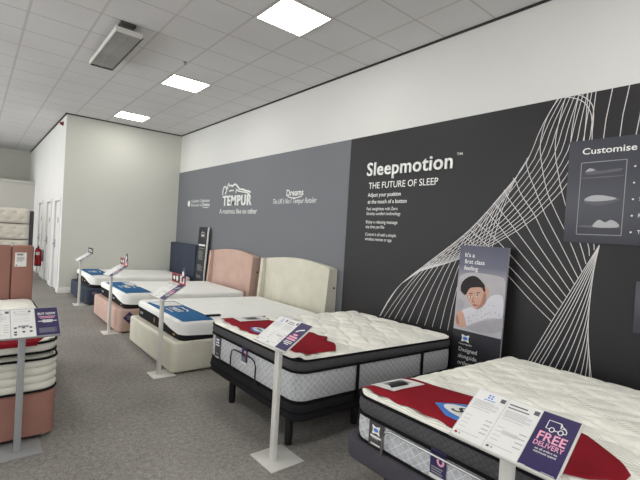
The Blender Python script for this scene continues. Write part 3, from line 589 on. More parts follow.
# ------------------------------------------------------------------ leaning boards
def leaner(name, x_foot, x_top, yc, w, h, t, label, cat):
    """a board leaning on the wall: root at its foot, local Z up the board, local Y across"""
    r = root(name, (x_foot, yc, 0), label, cat)
    r.rotation_euler = (0, math.atan2(x_top - x_foot, h), 0)
    return r
r = leaner('advertising_board', 3.755, 3.83, 2.133, .5, 1.57, .025, 'tall leaning poster of a dark-haired woman resting on a pillow, between the quilted beds', 'poster')
M['poster_print'] = gradient_print('poster_print', [(0, (40, 40, 47)), (.462, (40, 40, 47)), (.4621, (182, 179, 186)), (.72, (172, 168, 173)), (.80, (150, 147, 154)), (.87, (100, 100, 118)), (1, (82, 83, 100))], 0, 1.575)
b = MB(); b.box(0, .025, -.25, .25, .003, 1.575); obj('board', b, M['print_grey'], r, local=True)
b = MB(); b.box(.025, .03, -.16, .16, .3, 1.2); b.add([(.027, -.05, .9), (.027, .05, .9), (.16, .05, .012), (.16, -.05, .012), (.033, -.05, .9), (.033, .05, .9), (.166, .05, .012), (.166, -.05, .012)], [[0, 1, 2, 3], [7, 6, 5, 4], [0, 4, 5, 1], [1, 5, 6, 2], [2, 6, 7, 3], [3, 7, 4, 0]]); obj('easel_strut', b, M['poster_dark'], r, local=True)
b = MB(); rect(b, (-.001, .25, 0), RW, UP, .001, .499, .006, 1.574); obj('printed_sheet', b, M['poster_print'], r, local=True)
pf = (-.0015, .25, 0)
b = MB()
def pp(pts, mi, l=0.0, n=5): shape(b, pf, RW, UP, smooth_poly(pts, n), l, mi)
# mats: 0 pillow 1 fold 2 skin 3 shade 4 hair 5 shirt 6 lips 7 print dots
pp([(.008, .97), (.012, 1.224), (.05, 1.28), (.154, 1.31), (.302, 1.31), (.44, 1.30), (.49, 1.25), (.49, 1.0), (.45, .76), (.2, .745), (.02, .76)], 0)
pp([(.023, 1.025), (.095, .997), (.072, .923), (.022, .883)], 1, .0003); pp([(.02, 1.12), (.035, 1.21), (.05, 1.2), (.04, 1.11)], 1, .0003)
pp([(.07, .902), (.113, .945), (.185, .972), (.23, .956), (.288, .985), (.337, 1.075), (.391, 1.122), (.478, 1.117), (.490, .933), (.4, .906), (.304, .868), (.207, .82), (.137, .781), (.101, .838)], 5, .0006)
pp([(.15, .765), (.21, .80), (.304, .855), (.4, .885), (.488, .91), (.488, .80), (.278, .745)], 1, .0004)
pp([(.013, .831), (.027, .889), (.061, .921), (.1, .888), (.126, .823), (.137, .781), (.086, .755), (.033, .774)], 2, .0009)
pp([(.018, .825), (.03, .875), (.045, .84), (.06, .785), (.036, .776)], 3, .0012)
pp([(.043, 1.125), (.054, 1.202), (.102, 1.253), (.163, 1.278), (.218, 1.267), (.276, 1.221), (.297, 1.195), (.307, 1.148), (.226, 1.136), (.147, 1.125), (.098, 1.087)], 4, .0009)
pp([(.292, 1.184), (.322, 1.184), (.343, 1.143), (.334, 1.094), (.312, 1.11)], 2, .0012)
pp([(.09, 1.106), (.115, 1.16), (.177, 1.179), (.25, 1.188), (.296, 1.156), (.318, 1.101), (.321, 1.044), (.287, .995), (.229, .965), (.188, .988), (.139, 1.034)], 2, .0015)
pp([(.296, 1.156), (.318, 1.101), (.321, 1.044), (.287, .995), (.229, .965), (.272, 1.026), (.288, 1.097)], 3, .0018)
pp([(.043, 1.125), (.065, 1.199), (.113, 1.25), (.175, 1.273), (.242, 1.246), (.29, 1.194), (.307, 1.148), (.287, 1.145), (.262, 1.175), (.19, 1.168), (.139, 1.148), (.104, 1.083), (.07, 1.093)], 4, .0021)
for ex, ey in ((.157, 1.072), (.232, 1.09)):
    pp([(ex - .024, ey + .022), (ex, ey + .036), (ex + .026, ey + .034), (ex, ey + .027)], 4, .0024); pp([(ex - .02, ey - .006), (ex, ey + .007), (ex + .02, ey + .004), (ex, ey - .008)], 7, .0024); pp(ell(ex, ey, .007, .007, n=8), 4, .0027, 2)
    pp([(ex - .022, ey - .003), (ex, ey + .012), (ex + .022, ey + .007), (ex, ey + .007)], 4, .0028)
pp([(.186, 1.075), (.178, 1.03), (.186, 1.017), (.206, 1.022), (.2, 1.033), (.194, 1.037)], 3, .0024)
pp([(.186, 1.0), (.205, 1.006), (.216, 1.003), (.246, 1.006), (.22, .988), (.2, .99)], 6, .0024)
for k in range(26):
    q = random.random(); px = .14 + .33 * q; pz = .80 + .28 * q * .45 + (.12 + .16 * max(0, q - .45)) * random.random()
    pp(ell(px, pz, .005, .006, n=6), 8, .0012, 1)
obj('portrait', b, [M[k] for k in ('pillow', 'pillow_dark', 'skin', 'skin_dark', 'hair', 'shirt', 'lips', 'print_white', 'print_grey')], r, local=True)['label'] = 'printed dark-haired woman lying on her folded arms'
b = MB()
for s, z in (("It's a", 1.495), ('first class', 1.43), ('feeling', 1.365)): text(b, s, (-.002, .19, z - .035), RW, UP, None, .042, bold=0.0084)
obj('headline', b, M['print_white'], r, local=True); b = MB()
for s, z in (('Designed', .535), ('alongside', .47), ('orthopaedic', .405), ('experts', .34)): text(b, s, (-.002, .17, z - .01), RW, UP, None, .039, bold=0.0084)
obj('body_text', b, M['print_white'], r, local=True); b = MB()
text(b, 'Posturepedic', (-.002, .175, .59), RW, UP, .14, .018, bold=0.0084)
obj('logo_caption', b, M['print_white'], r, local=True)
b = MB(); shape(b, (-.002, .28, -.035), RW, UP, smooth_poly([(.13, .655), (.135, .69), (.13, .725), (.17, .715), (.21, .725), (.205, .69), (.21, .655), (.17, .665)], 4), 0, 0)
shape(b, (-.002, .28, -.035), RW, UP, ell(.17, .69, .026, .017), .0006, 1)
obj('logo', b, [M['print_white'], M['sky']], r, local=True)

r = leaner('advertising_board', 3.775, 3.85, 8.615, .5, 1.6, .06, 'tall narrow black information board with a white edge between navy and blush headboards', 'poster')
b = MB(); b.box(0, .03, -.215, .24, .004, 1.6, .002); obj('board', b, M['trim_white'], r, local=True)
b = MB(); b.box(-.004, .001, -.195, .24, .004, 1.6); obj('printed_sheet', b, M['poster_dark'], r, local=True)
b = MB(); q = (-.005, .24, 0)
text(b, 'TEMPUR', (-.005, .1, 1.39), RW, UP, .17, .05, bold=0.0210); stroke(b, q, RW, UP, [(.14, 1.46), (.19, 1.5), (.24, 1.48), (.31, 1.47)], .012)
rect(b, q, RW, UP, .06, .38, 1.19, 1.225); rect(b, q, RW, UP, .08, .36, 1.13, 1.145, mi=1)
for z, h in ((.9, 9), (.66, 6), (.5, 3)):
    for k in range(h): rect(b, q, RW, UP, .09, .34 - .03 * (k % 3), z + k * .022, z + k * .022 + .009, mi=1)
obj('lettering', b, [M['print_white'], M['print_grey']], r, local=True)

# ------------------------------------------------------------------ beds: shared builders
SL = 0.024
def warp(x0): return lambda x, y, z: (x, y, z - SL * (x - x0))
def pipe(x0, x1, y0, y1, r, z, off=0.0, rad=.009):
    b = MB(); b.sweep(rr_path(x0, x1, y0, y1, r), [(off + rad * math.cos(a), z + rad * math.sin(a)) for a in (6.28318 * k / 8 for k in range(8))], closed_prof=True); return b
def edge_fall(x, y, x0, x1, y0, y1, k=.05):
    d = min(x - x0, x1 - x, y - y0, y1 - y); return 1 - math.exp(-max(d, 0) / k)
def onion(x, y):
    a = x / .112; best = 9
    for k in range(math.floor(a) - 1, math.floor(a) + 3):
        best = min(best, abs(a - (k +   .40 * math.sin(20.0 * y + k * math.pi + .9 * math.sin(k * 1.7)))))
    return min(1, best / .40) ** .55
def front_label(mb, x, y0, y1, z0, z1, mi=0, t=.004): mb.box(x - t, x, y0, y1, z0, z1, .0015, 1, mi)

def cloth(top, x0f, x1f, ya, yb, nu=14, nv=60, th=.006):
    """a thin cloth lying on the surface top(x, y) between x0f(y) and x1f(y)"""
    b = MB(); vs = []; W = nu + 1
    for layer in (th, .0015):
        for j in range(nv + 1):
            y = ya + (yb - ya) * j / nv
            for i in range(nu + 1):
                x = x0f(y) + (x1f(y) - x0f(y)) * i / nu
                vs.append((x, y, top(x, y) + layer))
    N = W * (nv + 1); fs = []
    for j in range(nv):
        for i in range(nu):
            q = [j * W + i, j * W + i + 1, (j + 1) * W + i + 1, (j + 1) * W + i]
            fs.append(q); fs.append([N + k for k in q[::-1]])
    rim = [i for i in range(W)] + [j * W + nu for j in range(1, nv + 1)] + [nv * W + i for i in range(nu - 1, -1, -1)] + [j * W for j in range(nv - 1, 0, -1)]
    for a, c in zip(rim, rim[1:] + rim[:1]): fs.append([a, N + a, N + c, c])
    b.add(vs, fs); return b
def lerp_list(pts):
    pts = sorted(pts)
    def f(y):
        if y <= pts[0][0]: return pts[0][1]
        for (a, va), (c, vc) in zip(pts, pts[1:]):
            if y <= c: return va + (vc - va) * (y - a) / (c - a)
        return pts[-1][1]
    return f
def patch(mb, top, pts, lift, mi=0, n=6):
    """a printed or paper patch pts (x, y) lying on the surface top; quads are subdivided so it follows"""
    if len(pts) == 4:
        vs = []; fs = []
        for j in range(n + 1):
            for i in range(n + 1):
                u, v = i / n, j / n
                x = (pts[0][0] * (1 - u) + pts[1][0] * u) * (1 - v) + (pts[3][0] * (1 - u) + pts[2][0] * u) * v
                y = (pts[0][1] * (1 - u) + pts[1][1] * u) * (1 - v) + (pts[3][1] * (1 - u) + pts[2][1] * u) * v
                vs.append((x, y, top(x, y) + lift))
        for j in range(n):
            for i in range(n): fs.append([j * (n + 1) + i, j * (n + 1) + i + 1, (j + 1) * (n + 1) + i + 1, (j + 1) * (n + 1) + i])
        mb.add(vs, fs, mi)
    else:
        cx_ = sum(p[0] for p in pts) / len(pts); cy_ = sum(p[1] for p in pts) / len(pts)
        k = len(pts); vs = [(cx_, cy_, top(cx_, cy_) + lift)]
        for s in (.5, 1): vs += [(cx_ + (p[0] - cx_) * s, cy_ + (p[1] - cy_) * s, 0) for p in pts]
        vs = [(x, y, top(x, y) + lift) for x, y, _ in vs]
        fs = [[0, 1 + i, 1 + (i + 1) % k] for i in range(k)] + [[1 + i, 1 + k + i, 1 + k + (i + 1) % k, 1 + (i + 1) % k] for i in range(k)]
        mb.add(vs, fs, mi)
def surf_text(mb, s, top, x, y, width, cap, lift, mi=0, **k):
    """lettering lying on a bed, read from its foot"""
    t = MB(); text(t, s, (x, y, 0), (0, -1, 0), (1, 0, 0), width, cap, **k)
    mb.add([(p[0], p[1], top(p[0], p[1]) + lift) for p in t.v], t.f, mi)

# --- quilted pillow-top mattress on an adjustable base
def pillow_mattress(x0, x1, y0, y1, zb, zt, label, lab=.17, tagd=.62, gus=.085, SL=SL):
    r = .11; zm = zt - gus; w = lambda x, y, z: (x, y, z - SL * (x - x0))
    R = root('mattress', ((x0 + x1) / 2, (y0 + y1) / 2, zb - SL * .9), label, 'mattress', 'quilted pillow-top mattresses')
    b = MB(); b.sweep(rr_path(x0, x1, y0, y1, r), [(-.03, zb), (-.008, zb + .006), (.0, zb + .03), (.004, (zb + zm) / 2), (.0, zm - .02), (-.006, zm)])
    b.cap(x0 + .03, x1 - .03, y0 + .03, y1 - .03, r - .03, lambda x, y: zb, 4, 4, flip=True)
    obj('side_border', b.warp(w), M['tick'], R)['label'] = 'pale grey diamond-quilted lower border'
    b = MB(); b.sweep(rr_path(x0, x1, y0, y1, r), [(-.006, zm), (.006, zm + .02), (.010, (zm + zt) / 2), (.006, zt - .02), (.0, zt)])
    obj('gusset', b.warp(w), M['gusset'], R)['label'] = 'dark grey pillow-top gusset'
    for z in (zb + .006, zm, zt): obj('piping', pipe(x0, x1, y0, y1, r, z, .003 if z > zb + .01 else -.004).warp(w), M['pipe'], R)
    def flat(x, y):
        e = edge_fall(x, y, x0, x1, y0, y1, .045)
        return zt + .002 +   .022 * e + .022 * e * onion(x, y)
    b = MB(); b.cap(x0 + .004, x1 - .004, y0 + .004, y1 - .004, r - .004, flat, 130, 100)
    obj('quilted_top', b.warp(w), M['quilt'], R, angle=180)['label'] = 'cream quilted knit top'
    top = lambda x, y: zt + .002 + .026 * edge_fall(x, y, x0, x1, y0, y1, .045) + .0185 * edge_fall(x, y, x0, x1, y0, y1, .045) + .002 - SL * (x - x0)
    # labels on the foot end
    xl = x0 - .005
    b = MB(); front_label(b, xl, y1 - lab - .055, y1 - lab + .055, zb + .012, zm - .008)
    tg = obj('brand_label', b, M['label'], R)
    b = MB(); ly = y1 - lab; xx = xl - .0055
    shape(b, (xx, ly, 0), RW, UP, smooth_poly([(-.028, zm - .075), (-.024, zm - .05), (-.028, zm - .025), (0, zm - .032), (.028, zm - .025), (.024, zm - .05), (.028, zm - .075), (0, zm - .068)], 4), 0)
    shape(b, (xx, ly, 0), RW, UP, ell(0, zm - .05, .018, .01), .0006, 1)
    rect(b, (xx, ly, 0), RW, UP, -.04, .04, zm - .093, zm - .082); rect(b, (xx, ly, 0), RW, UP, -.03, .02, zb + .055, zb + .063, 0, 2); rect(b, (xx, ly, 0), RW, UP, -.035, .035, zb + .022, zb + .03)
    obj('label_print', b, [M['print_white'], M['sky'], M['print_grey']], tg)
    b = MB(); ty = y1 - tagd; front_label(b, xl - .002, ty - .045, ty + .045, zm - .11, zm + .012); front_label(b, xl - .002, ty - .046, ty + .046, zm - .126, zm - .11, 1)
    tg = obj('hang_tag', b, [M['purple'], M['paper']], R)
    b = MB(); xx = xl - .0075; shape(b, (xx, ty, 0), RW, UP, ell(.015, zm - .035, .022, .022)); shape(b, (xx, ty, 0), RW, UP, ell(.015, zm - .035, .009, .012), .0005, 1)
    for k in range(4): rect(b, (xx, ty, 0), RW, UP, -.035, .03 - .008 * (k % 2), zm - .075 - k * .012, zm - .069 - k * .012, 0, 2)
    obj('tag_print', b, [M['pink_ink'], M['purple'], M['print_grey']], tg)
    return R, top, zm

# ================================================================== adjustable bed, middle of the row
bx0, bx1, by0, by1 = 1.79, 3.74, 2.335, 3.78
R = root('adjustable_bed_frame', ((bx0 + bx1) / 2, (by0 + by1) / 2, 0), 'black adjustable bed frame on round legs, standing clear of the carpet', 'bed frame')
b = MB(); b.slab(bx0, bx1, by0, by1, .238, .37, .12, .03); obj('deck', b.warp(warp(bx0)), M['black_fab'], R)
b = MB(); b.sweep(rr_path(bx0, bx1, by0, by1, .12), [(.002 + .006 * math.cos(a), .308 + .006 * math.sin(a)) for a in (6.28318 * k / 6 for k in range(6))], closed_prof=True)
obj('deck_seam', b.warp(warp(bx0)), M['pipe'], R)
for lx, ly in ((1.895, 2.53), (1.9, 3.44), (2.57, 2.515), (2.57, 3.44), (3.45, 2.53), (3.45, 3.44)):
    b = MB(); zt_ = .262 - SL * (lx - bx0); b.tube([(lx, ly, .002), (lx, ly, .012), (lx, ly, zt_)], [.027, .03, .031], 16); obj('leg', b, M['black'], R)
b = MB(); xx = bx0 - .022
b.tube([(xx + .03, 3.262, .37), (xx, 3.264, .385), (xx, 3.266, .50), (xx, 3.25, .545), (xx, 3.21, .565), (xx, 2.92, .566), (xx, 2.87, .55), (xx, 2.85, .51), (xx, 2.85, .385), (xx + .03, 2.85, .37)], .0065, 8)
obj('mattress_retainer', b, M['black'], R)
for lx in (2.39, 3.22):
    b = MB(); b.box(lx - .016, lx + .016, by0 - .014, by0 - .009, .34, .60, .001); b.box(lx - .016, lx + .016, by0 - .014, by0 + .03, .335, .342); obj('strap', b.warp(warp(bx0)), M['pipe'], R)
RM, top4, zm4 = pillow_mattress(bx0 + .01, bx1, by0 + .008, by1 - .008, .376, .685, 'quilted pillow-top mattress on the black legged frame, in the middle of the row', .205, .70)
jag = lambda y: .012 * math.sin(y * 38) + .01 * math.sin(y * 15 + 1)
b = cloth(top4, lambda y: lerp_list([(2.39, 1.92), (2.46, 1.855), (2.6, 1.835), (3.0, 1.86), (3.45, 1.855), (3.75, 1.90)])(y) + .5 * jag(y), lambda y: lerp_list([(2.39, 2.2), (2.44, 2.26), (2.58, 2.27), (2.7, 2.37), (2.9, 2.33), (3.2, 2.34), (3.45, 2.27), (3.68, 2.36), (3.75, 2.2)])(y) + jag(y), 2.385, 3.745)
rn = thing('bed_runner', b, M['red'], (2.1, 3.0, .7), 'red cloth runner across the foot of the mattress on the black legged frame', 'bed runner', 'red bed runners', angle=180)
def child_patch(name, mb, mats, par):
    loc = Vector(par.location); mb.v = [tuple(Vector(p) - loc) for p in mb.v]; return obj(name, mb, mats, par, local=True, smooth=False)
def sealy_logo(par, top, y, x, w):
    b = MB(); h = w * .5
    patch(b, top, [(x + a * h, y - c * w) for c, a in ((-.5, -.1), (-.3, .42), (0, .5), (.3, .42), (.5, -.1), (.25, -.46), (0, -.5), (-.25, -.46))], .0075, 0)
    patch(b, top, [(x + a * h, y - c * w) for a, c in ell(0, 0, .34, .41, 0, 18)], .0085, 1)
    surf_text(b, 'Sealy', top, x - .14 * h, y + .30 * w, .60 * w, .34 * h, .0095, 2, bold=0.0126, shear=.3)
    child_patch('logo_print', b, [M['sky'], M['print_white'], M['print_black']], par)
sealy_logo(rn, top4, 3.10, 1.955, .27)
def leaflet(top, pts, label, pic_pts, loc):
    up = lambda x, y: top(x, y) + .0065
    b = MB(); patch(b, up, pts, .004); patch(b, up, pts, .0015)
    R = thing('leaflet', b, M['paper'], loc, label, 'leaflet', 'leaflets lying on the red runners', smooth=False)
    b = MB()
    for q, mi in pic_pts: patch(b, up, q, .005 + .0004 * mi, mi)
    child_patch('printed_picture', b, [M['print_grey'], M['print_black'], M['label']], R)
leaflet(top4, [(1.98, 3.66), (1.96, 3.47), (2.27, 3.45), (2.30, 3.64)], 'white leaflet with a dark picture on the red runner of the black legged bed',
        [([(2.05, 3.62), (2.05, 3.5), (2.2, 3.49), (2.2, 3.61)], 0), ([(2.08, 3.6), (2.09, 3.52), (2.17, 3.5), (2.18, 3.59)], 1)], (2.12, 3.55, .71))
SLIP = [(2.50, 3.62), (2.47, 3.47), (2.58, 3.36), (2.64, 3.60)]
b = MB(); patch(b, lambda x, y: top4(x, y) + .0005, SLIP, .006); patch(b, lambda x, y: top4(x, y), SLIP, .002)
thing('leaflet', b, M['paper'], (2.54, 3.5, .7), 'plain white slip on the quilted top beyond the red runner of the black legged bed', 'leaflet', smooth=False)

# ================================================================== adjustable bed, nearest
cx0, cx1, cy0, cy1 = 1.78, 3.66, .38, 1.755
R = root('adjustable_bed_frame', ((cx0 + cx1) / 2, (cy0 + cy1) / 2, 0), 'slate-grey upholstered bed platform with black underframe at the lower right', 'bed frame')
b = MB(); b.slab(cx0 - .03, cx1, cy0 - .05, cy1 + .05, .30, .42, .1, .02); obj('deck', b.warp(lambda x, y, z: (x, y, z - .034 * (x - cx0))), M['charcoal'], R)
b = MB()
for q in ((1.82, 3.5, .52, .57), (1.82, 3.5, 1.52, 1.57)): b.box(*q, .265, .325, .004)
for q in (1.82, 3.44): b.box(q, q + .05, .57, 1.52, .265, .325, .004)
obj('underframe', b.warp(lambda x, y, z: (x, y, z - .034 * (x - cx0))), M['black'], R)
for lx, ly in ((1.9, .55), (1.9, 1.545), (3.4, .55), (3.4, 1.545)):
    b = MB(); b.tube([(lx, ly, .002), (lx, ly, .012), (lx, ly, .275 - .034 * (lx - cx0))], [.027, .03, .031], 16); obj('leg', b, M['black'], R)
b = MB(); xx = cx0 - .03
b.tube([(xx + .03, 1.49, .415), (xx, 1.49, .425), (xx, 1.488, .52), (xx, 1.472, .555), (xx, 1.435, .568), (xx, .72, .568), (xx, .68, .55), (xx, .665, .51), (xx, .665, .425), (xx + .03, .665, .415)], .0065, 8)
obj('mattress_retainer', b, M['steel'], R)
RM, top5, zm5 = pillow_mattress(cx0, cx1, cy0, cy1, .42, .676, 'quilted pillow-top mattress nearest the viewer, at the lower right', .20, .605, .10, .034)
b = cloth(top5, lambda y: lerp_list([(.46, 1.98), (.54, 1.86), (.7, 1.83), (1.0, 1.82), (1.735, 1.82)])(y) + .4 * jag(y), lambda y: lerp_list([(.46, 2.06), (.51, 2.14), (.70, 2.31), (.9, 2.31), (1.24, 2.27), (1.5, 2.21), (1.71, 2.2)])(y), .46, 1.735)
rn = thing('bed_runner', b, M['red'], (2.05, 1.06, .71), 'red cloth runner across the foot of the nearest mattress at the lower right', 'bed runner', 'red bed runners', angle=180)
sealy_logo(rn, top5, 1.07, 1.99, .50)
leaflet(top5, [(1.86, 1.705), (1.89, 1.545), (2.16, 1.53), (2.13, 1.70)], 'white leaflet with a grey photo on the red runner of the nearest mattress',
        [([(1.93, 1.67), (1.93, 1.6), (2.1, 1.58), (2.1, 1.66)], 0), ([(1.95, 1.64), (1.91, 1.58), (2.06, 1.57), (2.08, 1.63)], 1), ([(1.95, 1.66), (2.0, 1.62), (2.08, 1.64), (2.06, 1.66)], 2)], (2.0, 1.62, .71))

# ================================================================== three foam-mattress beds with upholstered bases
def sst(a, b_, t):
    t = max(0, min(1, (t - a) / (b_ - a))); return t * t * (3 - 2 * t)
def foam_mattress(x0, x1, y0, y1, zb, zt, label):
    w = warp(x0); r = .09
    R = root('mattress', ((x0 + x1) / 2, (y0 + y1) / 2, zb), label, 'mattress', 'white-topped foam mattresses')
    b = MB(); b.slab(x0 + .006, x1 - .006, y0 + .006, y1 - .006, zb, zt - .02, r, .012); obj('mattress_body', b.warp(lambda x, y, z: (x, y, z - SL * (x - x0) * min(1, (z - zb) / .1))), M['black_fab'], R)['label'] = 'black side panels'
    def low(x, y, nx, ny):
        t = (y - y0) / (y1 - y0); f = zb + .07 + .07 * sst(.05, .5, t)
        s = zb + .055
        k = sst(.0, .25, x - x0)
        return f * (1 - k) + s * k
    p = rr_path(x0, x1, y0, y1, r); b = MB(); n = len(p); vs = []
    rings = [('low', -.001), ('low', .004), (.45, .005), (.8, .004), (1.0, -.006), (1.05, -.022)]
    for kk, off in rings:
        for (x, y, nx, ny) in p:
            lo = low(x, y, nx, ny); z = lo if kk == 'low' else lo + (zt - .012 - lo) * kk if kk <= 1.0 else zt - .002
            vs.append((x + nx * off, y + ny * off, z))
    fs = [[j * n + i, j * n + (i + 1) % n, (j + 1) * n + (i + 1) % n, (j + 1) * n + i] for j in range(len(rings) - 1) for i in range(n)]
    b.add(vs, fs)
    b.cap(x0 + .022, x1 - .022, y0 + .022, y1 - .022, r - .022, lambda x, y: zt - .002 + .012 * edge_fall(x, y, x0 + .022, x1 - .022, y0 + .022, y1 - .022, .08), 24, 20)
    obj('mattress_cover', b.warp(w), M['cover'], R, angle=75)['label'] = 'white stretch top cover'
    # brand tags on the black foot end
    b = MB(); yy = y0 + (y1 - y0) * .87
    front_label(b, x0 + .004, yy - .05, yy + .05, zb + .055, zb + .085); obj('brand_tag', b, M['print_grey'], R)
    b = MB(); yy = y0 + (y1 - y0) * .55; front_label(b, x0 + .004, yy - .012, yy + .012, zb + .04, zb + .10); obj('side_tab', b, M['gold'], R)
    b = MB(); yy = y0 + (y1 - y0) * .13; front_label(b, x0 + .006, yy - .03, yy + .03, zb + .03, zb + .05); obj('side_tab', b, M['gold'], R)
    b = MB(); yy = y0 + (y1 - y0) * .42; front_label(b, x0 + .004, yy - .06, yy + .04, zb + .055, zb + .08); obj('brand_tag', b, M['print_grey'], R)
    return R, lambda x, y: zt - .002 + .012 * edge_fall(x, y, x0 + .022, x1 - .022, y0 + .022, y1 - .022, .08) - SL * (x - x0)
def prism_yz(b, out, xf, xb):
    n = len(out)
    b.add([(xf(z), y, z) for y, z in out] + [(xb(z), y, z) for y, z in out], [list(range(n)), list(range(2 * n - 1, n - 1, -1))] + [[i, n + i, n + (i + 1) % n, (i + 1) % n] for i in range(n)])
def bed_base(x0, x1, y0, y1, zt, m, label, hb, seam=.28, tag=False):
    R = root('divan_bed', ((x0 + x1) / 2, (y0 + y1) / 2, 0), label, 'bed', 'upholstered beds along the grey wall')
    b = MB(); b.slab(x0, x1, y0, y1, .016, zt, .07, .025); obj('base', b, m, R)
    b = MB(); ys = y0 + (y1 - y0) * seam * .42
    b.tube([(x0 - .001, ys, .06), (x0 - .002, ys, zt - .03), (x0 + .03, ys, zt)], .004, 6); obj('base_seam', b, m, R)
    for lx in (x0 + .12, x1 - .12):
        for ly in (y0 + .12, y1 - .12):
            b = MB(); b.tube([(lx, ly, .001), (lx, ly, .024)], .028, 12); obj('foot', b, M['rubber'], R)
    h0, h1, ht, kind = hb
    if kind == 'flat':
        b = MB(); b.box(3.80, 3.925, h0, h1, .02, ht, .02, 3); obj('headboard', b, m, R)
    else:
        n = 16; ins = .075
        top = [(h0 + ins + (h1 - h0 - 2 * ins) * k / n, ht + .065 * math.sin(math.pi * k / n)) for k in range(n + 1)]
        b = MB(); prism_yz(b, [(h1 - ins, .02), (h0 + ins, .02)] + top, lambda z: 3.80 + .045 * z / ht, lambda z: 3.932)
        H_ = obj('headboard', b, m, R)
        for a, c in ((h0, h0 + ins), (h1 - ins, h1)):
            b = MB(); prism_yz(b, [(a, .02), (c, .02), (c, ht - .004), (a, ht - .02)], lambda z: 3.70 + .085 * z / ht, lambda z: 3.93)
            obj('headboard_wing', b, m, H_)
        b = MB(); b.tube([(3.88, h0, .86), (3.88, h0 - .012, .86)], .014, 12); obj('headboard_bolt', b, M['black'], H_)
    if tag:
        b = MB(); ty, tz, tx = y0 - .003, .225, x0 + .15; s = .085
        for dy in (0, -.003): b.poly([(tx - s, ty + dy, tz), (tx, ty + dy, tz - s), (tx + s, ty + dy, tz), (tx, ty + dy, tz + s)])
        T = obj('swing_tag', b, M['purple'], R, smooth=False); b = MB()
        for k in range(3): b.box(tx - .045 + .01 * k, tx + .045 - .01 * k, ty - .0045, ty - .0035, tz + .015 - .02 * k, tz + .024 - .02 * k)
        obj('tag_print', b, M['print_grey'], T)
def blue_runner(top, x0, x1, ya, yb, label, sheet, notch=None):
    b = cloth(top, lambda y: x0, lambda y: x1 - (notch(y) if notch else 0), ya, yb, 10, 40)
    rn = thing('bed_runner', b, M['blue'], ((x0 + x1) / 2, (ya + yb) / 2, top(x0, ya)), label, 'bed runner', 'blue bed runners', angle=180)
    b = MB(); yc = (ya + yb) / 2 + .02; xc = x0 + (x1 - x0) * .42
    surf_text(b, 'TEMPUR', top, xc - .03, yc + .17, .34, .085, .0075, 0, bold=0.0210)
    t = MB(); stroke(t, (0, 0, 0), (0, -1, 0), (1, 0, 0), [(-yc - .16, xc + .09), (-yc - .1, xc + .13), (-yc, xc + .115), (-yc + .1, xc + .12), (-yc + .18, xc + .085)], .018)
    b.add([(p[0], p[1], top(p[0], p[1]) + .0075) for p in t.v], t.f)
    for k in range(3): patch(b, top, [(xc - .08 - .0, yc + .12), (xc - .08, yc - .12), (xc - .065, yc - .12), (xc - .065, yc + .12)], .0075)
    child_patch('logo_print', b, [M['print_white']], rn)
    if sheet:
        b = MB(); up = lambda x, y: top(x, y) + .006
        patch(b, up, sheet[0], .004); patch(b, up, sheet[0], .0012)
        thing('leaflet', b, M['paper'], (sheet[0][0][0], sheet[0][0][1], top(*sheet[0][0])), sheet[1], 'leaflet', 'white leaflets on the blue runners', smooth=False)
# cream bed
bed_base(1.68, 3.70, 4.38, 6.0, .345, M['cream'], 'cream upholstered bed with curved winged headboard, nearest on the grey wall', (4.34, 6.12, 1.14, 'wing'))
RM, top3 = foam_mattress(1.765, 3.69, 4.40, 5.97, .345, .56, 'white-topped foam mattress with black sides on the cream bed')
blue_runner(top3, 1.795, 2.15, 4.425, 5.66, 'blue runner across the foot of the cream bed', ([(1.83, 5.62), (1.86, 5.3), (2.13, 5.3), (2.12, 5.6)], 'white sheet on the far end of the cream bed runner'))
b = MB(); z0 = top3(2.2, 4.56); b.box(2.12, 2.30, 4.54, 4.585, z0 + .004, z0 + .024, .006); b.warp(lambda x, y, z: (x, y, z - SL * (x - 2.2)))
thing('remote_control', b, M['rubber'], (2.2, 4.56, z0), 'small black remote control lying on the white mattress of the cream bed', 'remote control')
# blush bed
bed_base(1.64, 3.70, 6.40, 8.0, .345, M['pink'], 'blush pink upholstered bed with curved winged headboard', (6.39, 8.13, 1.14, 'wing'), tag=True)
RM, top2 = foam_mattress(1.725, 3.69, 6.42, 7.97, .345, .565, 'white-topped foam mattress with black sides on the blush pink bed')
blue_runner(top2, 1.755, 2.12, 6.5, 7.72, 'blue runner across the foot of the blush pink bed', ([(1.98, 7.6), (2.0, 7.2), (2.10, 7.2), (2.11, 7.6)], 'white sheet on the far end of the blush pink bed runner'), lambda y: .05 * math.exp(-((y - 7.15) / .06) ** 2))
# navy bed
bed_base(1.66, 3.70, 8.80, 10.38, .315, M['navy'], 'navy blue upholstered bed with a flat headboard beside the pale end wall', (8.92, 10.42, 1.19, 'flat'), tag=True)
RM, top1 = foam_mattress(1.76, 3.70, 8.82, 10.36, .315, .535, 'white-topped foam mattress with black sides on the navy bed')
blue_runner(top1, 1.80, 2.15, 9.05, 10.2, 'blue runner across the foot of the navy bed by the pale wall', None)

